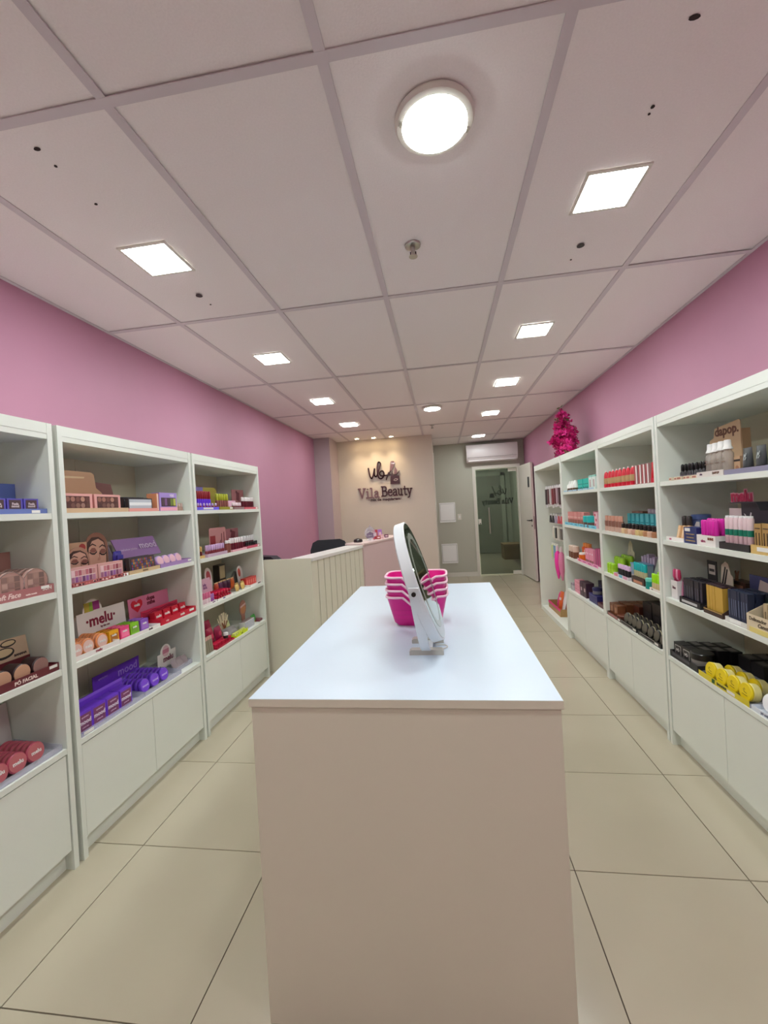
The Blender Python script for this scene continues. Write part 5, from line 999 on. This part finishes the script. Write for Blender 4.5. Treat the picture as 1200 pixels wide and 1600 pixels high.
item('display_tray', 'pale blue box with a sloping lid behind the black capped sticks', 'box', R_, 3.10, .11, S3, [('box_body', boxm(.15, .08, .085, (186,212,240))), ('lid', boxm(.154, .084, .010, (150,190,232), .001, .4, -.002, .0853))])
row(6, 2.945, 2.785, lambda k, y: item('lip_tube', 'turquoise stick on the dark riser, %s from left' % ORD[k], 'tube', R_, y, .04, S3+.045, gloss_inv(.0125, .088, .42, (20,176,180), (196,190,150)), 'turquoise sticks'))
item('display_tray', 'dark brown low riser under the turquoise sticks', 'display tray', R_, 2.865, .02, S3, [('riser', boxm(.17, .07, .042, (60,40,34))), ('tan_front', card(rect(.12, .018, .004), (196,130,100), .0006, -.0007))])
item('jar', 'tall turquoise tub at the shelf edge', 'tub', R_, 2.715, .012, S3, [('body', lath([(.02,0),(.024,.003),(.022,.045)], (16,150,140), 14)), ('lid', lath([(.0235,.0453),(.0235,.062),(.02,.064)], (120,214,200), 14))])
rtray('white tray of lime capped sticks at the right end', 2.690, 2.568, .010, S3, .09, .016, (240,232,226), [('dark_mark', card(rect(.02, .006, .005, -.03), (120,90,90), .0006, -.0008))])
for j in range(2):
    rrow('lip_tube', 'neon lime capped tan stick, %s rank of the right tray' % ['front', 'rear'][j], 'tube', 6, 2.685, 2.574, .028+.03*j, S3+.0022, gloss(.009, .098+.006*j, .55, (206,184,140), (176,240,20)))
for k in range(5):
    item('mini_box', 'lilac carton in the cluster behind the turquoise sticks, %s from left' % ORD[k], 'box', R_, 3.20-.04*k, .20, S3, [('body', boxm(.032, .04, .13+.012*((k*7) % 3), (196,174,206))), ('label_panel', card(rect(.022, .05, .08), (222,206,230), .0006, -.0007))], 'lilac cartons at the back')
item('display_card', 'mint and white leaning card with fine lettering', 'display card', R_, 2.90, .16, S3, [('card', card([(-.09,0),(.05,0),(.09,.18),(-.03,.19)], (206,220,206), .004)), ('mint_block', card([(-.035,.12),(.062,.115),(.076,.165),(-.022,.17)], (130,190,170), .0006, -.0007)), Lb('matte', .022, (60,110,100), (.02, -.0016, .142))], tilt=-.15)
# shelf 4
rtray('brown tray with a pink front and white tag', 3.392, 3.150, .010, S4, .12, .026, (96,60,52), [('front_strip', boxm(.16, .001, .014, (176,120,116), 0, .5, -.0014, .006), (-.02, 0, 0)), ('price_tag', card(rect(.035, .013, .006, .09), WHT, .0006, -.0018))])
for i in range(3):
    for k in range(4 if i < 2 else 0):
        item('powder_box', '%s brown box with pale lettering at the front of the brown tray' % ['left', 'right'][i] if k == 0 else '%s brown box behind the %s front one' % (ORD[k-1], ['left', 'right'][i]), 'box', R_, 3.345-.075*i, .03+.062*k, S4+.0024 if .03+.062*k < .1 else S4, [('body', boxm(.068, .056, .088+.006*(k > 0), (128,78,50))), ('lettering_panel', card(rect(.03, .04, .03), (176,130,100), .0006, -.0007))] if k == 0 else [('body', boxm(.068, .056, .094, (128,78,50))), ('top_label', boxm(.04, .03, .0008, (150,100,70), 0, .4, .012, .0943))], 'brown boxes, %s' % ('front line' if k == 0 else 'behind'))
item('palette_box', 'flat dark brown compact lying before the brown boxes', 'compact', R_, 3.203, .062, S4+.0024, [('body', lath([(.044,0),(.046,.004),(.046,.03),(.042,.034)], (110,60,44), 20)), ('lid_line', lath([(.0463,.015),(.0463,.018)], (70,36,28), 20))])
for i in range(1):
    for k in range(2):
        item('powder_box', '%s dark brown carton right of the brown boxes' % ['front', 'rear'][k], 'box', R_, 3.182, .135+.07*k, S4, [('body', boxm(.09, .06, .105, (90,46,34))), ('top_label', boxm(.05, .03, .0008, (120,70,54), 0, .4, .012, .1053))], 'dark brown cartons')
for i in range(2):
    item('powder_box', ['left', 'right'][i]+' tall black box at the back right of the lowest shelf', 'box', R_, 3.055-.13*i, .15, S4, [('body', boxm(.12, .10, .155+.02*i, (26,24,26))), ('front_print', card(rect(.07, .04, .05), (50,46,48), .0006, -.0007)), ('top_label', boxm(.08, .05, .0008, (60,56,56), 0, .4, .012, .1553+.02*i))])
for q, (a, b) in enumerate(((3.140, 2.893), (2.875, 2.590))):
    rtray(['left', 'right'][q]+' black tray with a silver outline holding black compacts with cream faces', a, b, .008, S4, .13, .026, (34,32,34), [('silver_outline', cached(('so', q), lambda: B().m(M((190,186,176), .3)).strokes([[(-.11,.005),(.07,.005),(.07,.021),(-.11,.021),(-.11,.005)]], .0016, -.0012, -.0004).done('outline'))), ('front_tag', card(rect(.04, .013, .006, .095), (226,222,214), .0006, -.0008))])
    for i in range(4):
        y = a-.035-(a-b-.06)*i/3
        for k in range(2):
            item('powder_jar', '%s cream faced black compact at the front of the %s silver outlined tray' % (['first', 'second', 'third', 'fourth'][i], ['left', 'right'][q]) if k == 0 else '%s black cream edged compact in the second row of the %s silver outlined tray' % (ORD[i], ['left', 'right'][q]), 'compact', R_, y-.01*k, .05+.05*k, S4+.0045, [('case', discm(.036, .022, (34,32,34), .036)), ('cream_band', discm(.0365, .006, (206,196,160), .036, y=-.008, c=.001)), ('smoky_face', discm(.031, .002, (96,92,80), .036, y=-.0222, c=.0006))], 'black compacts with cream bands', 0, -.2)
# ---- far right unit
rrow('toner_bottle', 'small white bottle with dark base on the far top shelf', 'bottle', 3, 4.26, 4.02, .04, S1, [('base', lath([(.028,0),(.032,.003),(.032,.03)], (96,72,50), 14)), ('body', lath([(.032,.0303),(.030,.06),(.016,.075),(.014,.095),(.012,.097)], (236,236,232), 14))])
for j in range(2):
    rrow('cream_box', 'turquoise carton on the top shelf of the far unit, %s rank' % ['front', 'rear'][j], 'box', 6, 4.0, 3.715, .035+.07*j, S1, [('body', boxm(.044, .05, .098+.004*j, (40,190,176))), ('dark_dots', cached('tkd', lambda: B().m(M((14,90,90), .5)).box(-.012, .012, -.0012, 0, .05, .056).box(-.014, -.004, -.0012, 0, .012, .03).box(.004, .014, -.0012, 0, .012, .024).done('dots')))])
rrow('cream_box', 'white carton with a pale green lid on the far top shelf', 'box', 2, 3.71, 3.53, .03, S1, [('body', boxm(.07, .06, .10, (224,236,230))), ('mint_lid', boxm(.071, .061, .014, (150,214,200), .001, .4, -.0005, .1003)), ('label_panel', card(rect(.03, .06, .02), (190,170,170), .0006, -.0007))])
rrow('shelf_label', 'pale blue label strip on the far top shelf edge', 'shelf label', 6, 4.34, 3.50, .004, S1, [('strip', boxm(.12, .002, .012, (180,214,236), 0))])
rrow('lip_box', 'pink and brown carton in the front line of the far second shelf', 'box', 10, 4.33, 3.85, .03, S2, [('body', boxm(.043, .05, .125, (214,140,136))), ('brown_half', card(rect(.036, .055, .002), (150,92,74), .0006, -.0007)), ('white_mark', card(rect(.02, .012, .07), (240,214,206), .0006, -.0007))])
for k, y in enumerate((3.79, 3.70)):
    item('cream_tub', ['left', 'right'][k]+' turquoise lidded brown tub on the far second shelf', 'tub', R_, y, .035, S2, [('body', lath([(.034,0),(.037,.004),(.037,.045)], (110,84,80), 16)), ('lid', lath([(.039,.0453),(.039,.095),(.036,.098)], (46,190,190), 16))], 'turquoise lidded tubs')
rrow('lip_box', 'pink and red striped carton behind the turquoise tubs', 'box', 5, 3.84, 3.52, .10, S2, [('body', boxm(.056, .05, .13, (232,150,170))), ('red_stripe', card(rect(.012, .12, .003), (190,40,70), .0006, -.0007))])
rrow('lip_box', 'pink carton at the right end of the far second shelf', 'box', 1, 3.62, 3.53, .03, S2, [('body', boxm(.06, .05, .128, (240,196,206))), ('red_marks', cached('rmk', lambda: B().m(M((190,30,60), .5)).box(-.02, 0, -.0012, 0, .02, .04).box(0, .02, -.0012, 0, .06, .08).box(-.02, 0, -.0012, 0, .10, .12).done('marks')))])
rrow('shelf_label', 'bright cyan label strip on the far second shelf edge', 'shelf label', 6, 4.36, 3.50, .004, S2, [('strip', boxm(.13, .002, .026, (120,214,236), 0)), ('dark_print', card(rect(.07, .006, .010), (60,120,170), .0006, -.0007))])
rrow('perfume_bottle', 'brown pale capped glass bottle on the far third shelf', 'bottle', 3, 4.33, 4.13, .04, S3, [('body', lath([(.026,0),(.030,.004),(.030,.06)], (116,72,54), 14)), ('cap', lath([(.028,.0603),(.028,.112),(.024,.115)], (222,196,180), 14))])
rrow('perfume_bottle', 'orange tall bottle with white stripe on the far third shelf', 'bottle', 3, 4.12, 3.93, .098, S3, [('body', lath([(.026,0),(.029,.004),(.029,.11),(.020,.12)], (226,96,34), 14)), ('cap', lath([(.018,.1203),(.018,.15),(.015,.152)], (240,150,80), 12)), ('white_stripe', boxm(.010, .002, .06, WHT, .0005, .4, -.031, .035))])
item('cream_tub', 'orange tub with a white top standing before the orange bottles', 'tub', R_, 3.965, .034, S3, [('body', lath([(.028,0),(.031,.003),(.031,.06)], (232,110,30), 14)), ('lid', lath([(.029,.0603),(.029,.075),(.026,.077)], (246,240,236), 14))])
rrow('mini_box', 'light pink brown footed carton on the far third shelf', 'box', 4, 3.90, 3.69, .035, S3, [('body', boxm(.048, .05, .125, (236,150,178))), ('brown_foot', card(rect(.046, .03, .002), (150,96,90), .0006, -.0007)), ('white_mark', card(rect(.024, .014, .08), (250,214,226), .0006, -.0007))])
rrow('mini_box', 'mauve and magenta carton at the right of the far third shelf', 'box', 4, 3.68, 3.50, .05, S3, [('body', boxm(.04, .05, .145, (170,84,120))), ('magenta_edge', card(rect(.010, .14, .002, .012), (220,90,150), .0006, -.0007))])
rrow('shelf_label', 'pink label strip on the far third shelf edge', 'shelf label', 4, 4.02, 3.51, .004, S3, [('strip', boxm(.12, .002, .026, (244,166,206), 0)), ('print_marks', card(rect(.07, .008, .009), (190,80,140), .0006, -.0007))])
rrow('jar', 'small clear jar at the left end of the far lowest shelf', 'jar', 2, 4.33, 4.24, .04, S4, [('body', lath([(.018,0),(.02,.003),(.02,.05)], (190,186,190), 12)), ('lid', lath([(.021,.0503),(.021,.068),(.019,.07)], (150,140,150), 12))])
rrow('perfume_box', 'pink ribbed perfume carton on the far lowest shelf', 'box', 2, 4.235, 4.075, .03, S4, [('body', boxm(.076, .07, .115, (226,150,170))), ('stripe', card(rect(.05, .006, .08), (244,196,206), .0006, -.0007)), ('stripe', card(rect(.05, .006, .03), (190,110,130), .0006, -.0007))])
rrow('perfume_box', 'dark plum perfume carton next to the pink ribbed ones', 'box', 2, 4.07, 3.90, .03, S4, [('body', boxm(.08, .07, .13, (70,44,62))), ('white_label', card(rect(.03, .03, .05), (214,190,196), .0006, -.0007))])
rrow('perfume_box', 'black tall perfume carton behind the navy box', 'box', 2, 3.90, 3.72, .13, S4, [('body', boxm(.085, .07, .16, (34,32,48))), ('label_panel', card(rect(.04, .02, .11), (80,80,110), .0006, -.0007))])
item('perfume_box', 'navy square box with a grey lidded jar on it', 'box', R_, 3.74, .03, S4, [('body', boxm(.19, .09, .07, (36,34,104))), ('edge_line', card(rect(.18, .004, .06), (90,90,160), .0006, -.0007))])
item('jar', 'grey and navy jar standing on the navy square box', 'jar', R_, 3.75, .075, S4+.0702, [('body', lath([(.035,0),(.04,.003),(.04,.03)], (120,116,124), 16)), ('lid', lath([(.042,.0303),(.042,.055),(.038,.058)], (40,38,90), 16))])
item('palette_box', 'flat maroon case at the right end of the far lowest shelf', 'case', R_, 3.545, .03, S4, [('body', boxm(.18, .12, .032, (84,40,46))), ('lid_line', boxm(.181, .0008, .003, (140,90,90), 0, .4, -.0009, .018))])
row(2, 3.66, 3.46, lambda k, y: item('display_card', ['dark grey label card at the back of the far lowest shelf, left', 'dark grey label card at the back of the far lowest shelf, right'][k], 'display card', R_, y, .30, S4, [('card', card(rect(.08, .16), (90,88,80), .003)), ('pale_print', card(rect(.05, .03, .10), (150,146,130), .0006, -.0007))]))

# ---- hook unit: rails with hanging packs, box on its floor
def hook_rail(z, label):
    t = item('hook_rail', label, 'rail', R_, 4.99, .355, z, [('bar', boxm(1.0, .012, .016, (206,206,210), .001))])
zs = [1.50, 1.16, .99, .78]
def pack(y, d, z, w, h, c, top, label, group, name='accessory_pack'):
    """flat blister pack hanging from a hook: card, goods, hook"""
    item(name, label, 'pack', R_, y, d, z, [('backing', card(rect(w, h, -h), top, .0016, .0)), ('goods', boxm(w*.72, .012, h*.72, c, .003, .35, -.0125, -h*.86)), ('hook', cached(('hk', round(.355-d, 3)), lambda: B().m(M((190,190,196), .3)).tube([(0, -.006, -.004), (0, .0, .002), (0, max(.02, .355-d), .002)], .0018, 5).done('hook')))], group)
rnd = random.Random(5)
cc = [(60,40,48), (90,40,48), (200,196,196), (130,50,60), (110,36,50), (180,150,160), (70,36,44), (206,200,204), (96,60,70)]
for i in range(9):
    for k in range(2): pack(5.42-.098*i-.049*k, .10+.10*k, 1.55, .07, .26-.01*(i % 3), cc[(i+k) % 9], (226,222,226), 'slim brush pack in the top row of hooks, %s rank, %s from left' % (['front', 'rear'][k], ORD[i]), 'brush packs, top row %s' % ['front', 'behind'][k])
for i, c in enumerate(((34,30,36), (40,36,42), (170,160,180), (200,80,90), (206,70,84), (190,90,110), (150,140,150))):
    item('hair_clip', ['left black', 'second black', 'lilac grey', 'coral', 'bright coral', 'rose', 'grey'][i]+' hair clip pack in the second row of the hook unit', 'pack', R_, 5.34-.12*i, .12, 1.215, [('backing', card([(-.05,-.11),(.05,-.11),(.02,0),(-.02,0)], (214,206,214), .0016)), ('goods', card([(-.045,-.105),(.045,-.105),(.012,-.02),(-.012,-.02)], c, .012, -.0125)), ('hook', cached('hkc', lambda: B().m(M((190,190,196), .3)).tube([(0, -.006, -.004), (0, .0, .002), (0, .235, .002)], .0018, 5).done('hook')))])
for i, c in enumerate(((226,220,206), (60,56,56), (206,200,190), (120,110,104), (30,28,30), (26,24,26), (200,196,190), (60,54,54))):
    pack(5.28-.105*i, .13, 1.075, .075, .17, c, (222,220,214), ['cream', 'grey black', 'pale', 'taupe', 'first black', 'second black', 'off white', 'charcoal'][i]+' puff pack in the third row of the hook unit', 'puff packs in the third row')
for i, (c, lb) in enumerate((((206,220,160), 'pale lime'), ((120,160,200), 'soft blue'), ((214,226,190), 'mint white'))):
    pack(5.38-.10*i, .13, .86, .075, .21, c, (226,226,214), lb+' sponge pack in the lowest row of the hook unit', 'sponge packs in the lowest row')
def tassel(c):
    b = B().m(M(c, .5))
    b.lathe([(.012,0),(.03,-.03),(.036,-.12),(.03,-.20),(.012,-.30),(.008,-.32)][::-1], 10); return b.done('strands', True)
item('hair_accessory', 'hot pink hanging hair tie bundle in the hook unit', 'hair accessory', R_, 5.02, .09, .796, [('strands', cached('tas', lambda: tassel((246,60,170)))), ('clip', lath([(.014,.0003),(.016,.03),(.006,.06)], (240,200,220), 10)), ('hook', cached('hkt', lambda: B().m(M((190,190,196), .3)).tube([(0, 0, .058), (0, .01, .066), (0, .262, .066)], .0018, 5).done('hook')))])
item('hair_accessory', 'rose hanging hair tie bundle behind the hot pink one', 'hair accessory', R_, 4.90, .10, .796, [('strands', cached('tas2', lambda: tassel((226,130,170)))), ('clip', lath([(.014,.0003),(.016,.03),(.006,.06)], (230,206,214), 10)), ('hook', cached('hkt2', lambda: B().m(M((190,190,196), .3)).tube([(0, 0, .058), (0, .01, .066), (0, .252, .066)], .0018, 5).done('hook')))])
for z, lb in ((1.552, 'topmost'), (1.217, 'second'), (1.077, 'third'), (.862, 'lowest')):
    item('hook_rail', lb+' grey rail holding the hooks on the back of the tall open unit', 'rail', R_, 4.99, .362, z-.007, [('bar', boxm(1.05, .012, .018, (206,206,210), .001)), ('end_stop', boxm(.012, .014, .024, (170,170,176), .001, .4, -.001, -.003), (-.53, 0, 0))])
item('bargain_box', 'kraft box of pink goods on the floor of the tall open unit', 'box', R_, 5.22, .07, .0502, [('box_body', tray(.52, .24, .085, (176,140,90))), ('pink_flap', card(rect(.52, .03), (232,40,130), .002, -.0022), (0, 0, .058))])
for k, (y, d, c, lb) in enumerate(((5.40, .14, (236,60,150), 'pink'), (5.32, .19, (240,236,236), 'white'), (5.26, .13, (236,110,60), 'orange'), (5.18, .19, (226,90,60), 'deep orange'), (5.12, .13, (240,236,236), 'second white'), (5.05, .17, (214,50,150), 'magenta'))):
    item('accessory_pack', lb+' packet sticking out of the kraft bargain box', 'packet', R_, y, d, .053, [('packet', pouch(.085, .20+.012*(k % 3), .03, c)), ('label', card(rect(.05, .03, .12), (246,226,230), .0008, -.001))], None, .2*(k % 3-1), -.2)

# ---- things on the reception ledge
def ledge(x, y): return (DESKM @ Vector((x, y, 0)) + Vector((DESKO.x, DESKO.y, 0)))
def on_ledge(name, label, cat, x, y, parts, z=1.0224, rz=0.):
    p = ledge(x, y); t = link(name, None, None, (p.x, p.y, z), (0, 0, rz)); tag(t, label, cat)
    for q in parts: link(q[0], q[1], t, q[2] if len(q) > 2 else (0,0,0))
    return t
on_ledge('card_stand', 'clear round acrylic stand printed in mauve on the pink ledge', 'stand', .36, .09, [('disc', cached('acd', lambda: B().m(m_acryl).prism(ell(0, .085, .066, .078, 24)[:], -.003, .003).box(-.05, .05, -.02, .02, 0, .006).done('disc'))), ('print', cached('acp', lambda: B().m(M((120,100,130), .5)).box(-.03, .03, -.0042, -.0034, .118, .124).prism(ell(-.028, .07, .014, .02, 10), -.0042, -.0034).prism(ell(0, .08, .014, .026, 10), -.0042, -.0034).prism(ell(.028, .07, .014, .02, 10), -.0042, -.0034).box(-.045, .045, -.0042, -.0034, .032, .05).done('print'))), ('finial', lath([(.004,.16),(.008,.17),(.003,.185)], (190,180,196), 8))])
for k, (x, y, w, h, c, lb) in enumerate(((.50, .05, .05, .04, (176,80,70), 'small brick red box'), (.53, .11, .06, .115, (206,70,90), 'red and pink floral card box'), (.60, .06, .055, .05, (236,190,196), 'pale pink little box'), (.66, .11, .05, .11, (186,130,214), 'lilac upright box'), (.74, .06, .05, .04, (120,60,90), 'dark plum little jar box'))):
    on_ledge('gift_box', lb+' on the pink reception ledge', 'box', x, y, [('body', boxm(w, .035, h, c)), ('label_panel', card(rect(w*.6, h*.4, h*.3), (244,214,220), .0006, -.0007))], 1.0224, .2)
on_ledge('desk_device', 'small dark rounded device at the near end of the pink ledge', 'desk device', .13, .13, [('body', lath([(.045,0),(.055,.008),(.05,.03),(.03,.042)], (44,36,38), 16)), ('top_pad', boxm(.03, .03, .003, (90,80,84), .001, .4, -.015, .0422))])  # unidentified dark rounded object, given a plain device shape
on_ledge('paper_tray', 'thin white tray lying beside the dark device on the ledge', 'tray', .28, .15, [('plate', boxm(.10, .14, .012, (232,224,214), .002, .4, -.05)), ('edge', boxm(.10, .006, .016, (214,200,190), .001, .4, .0905))], 1.0224, .4)
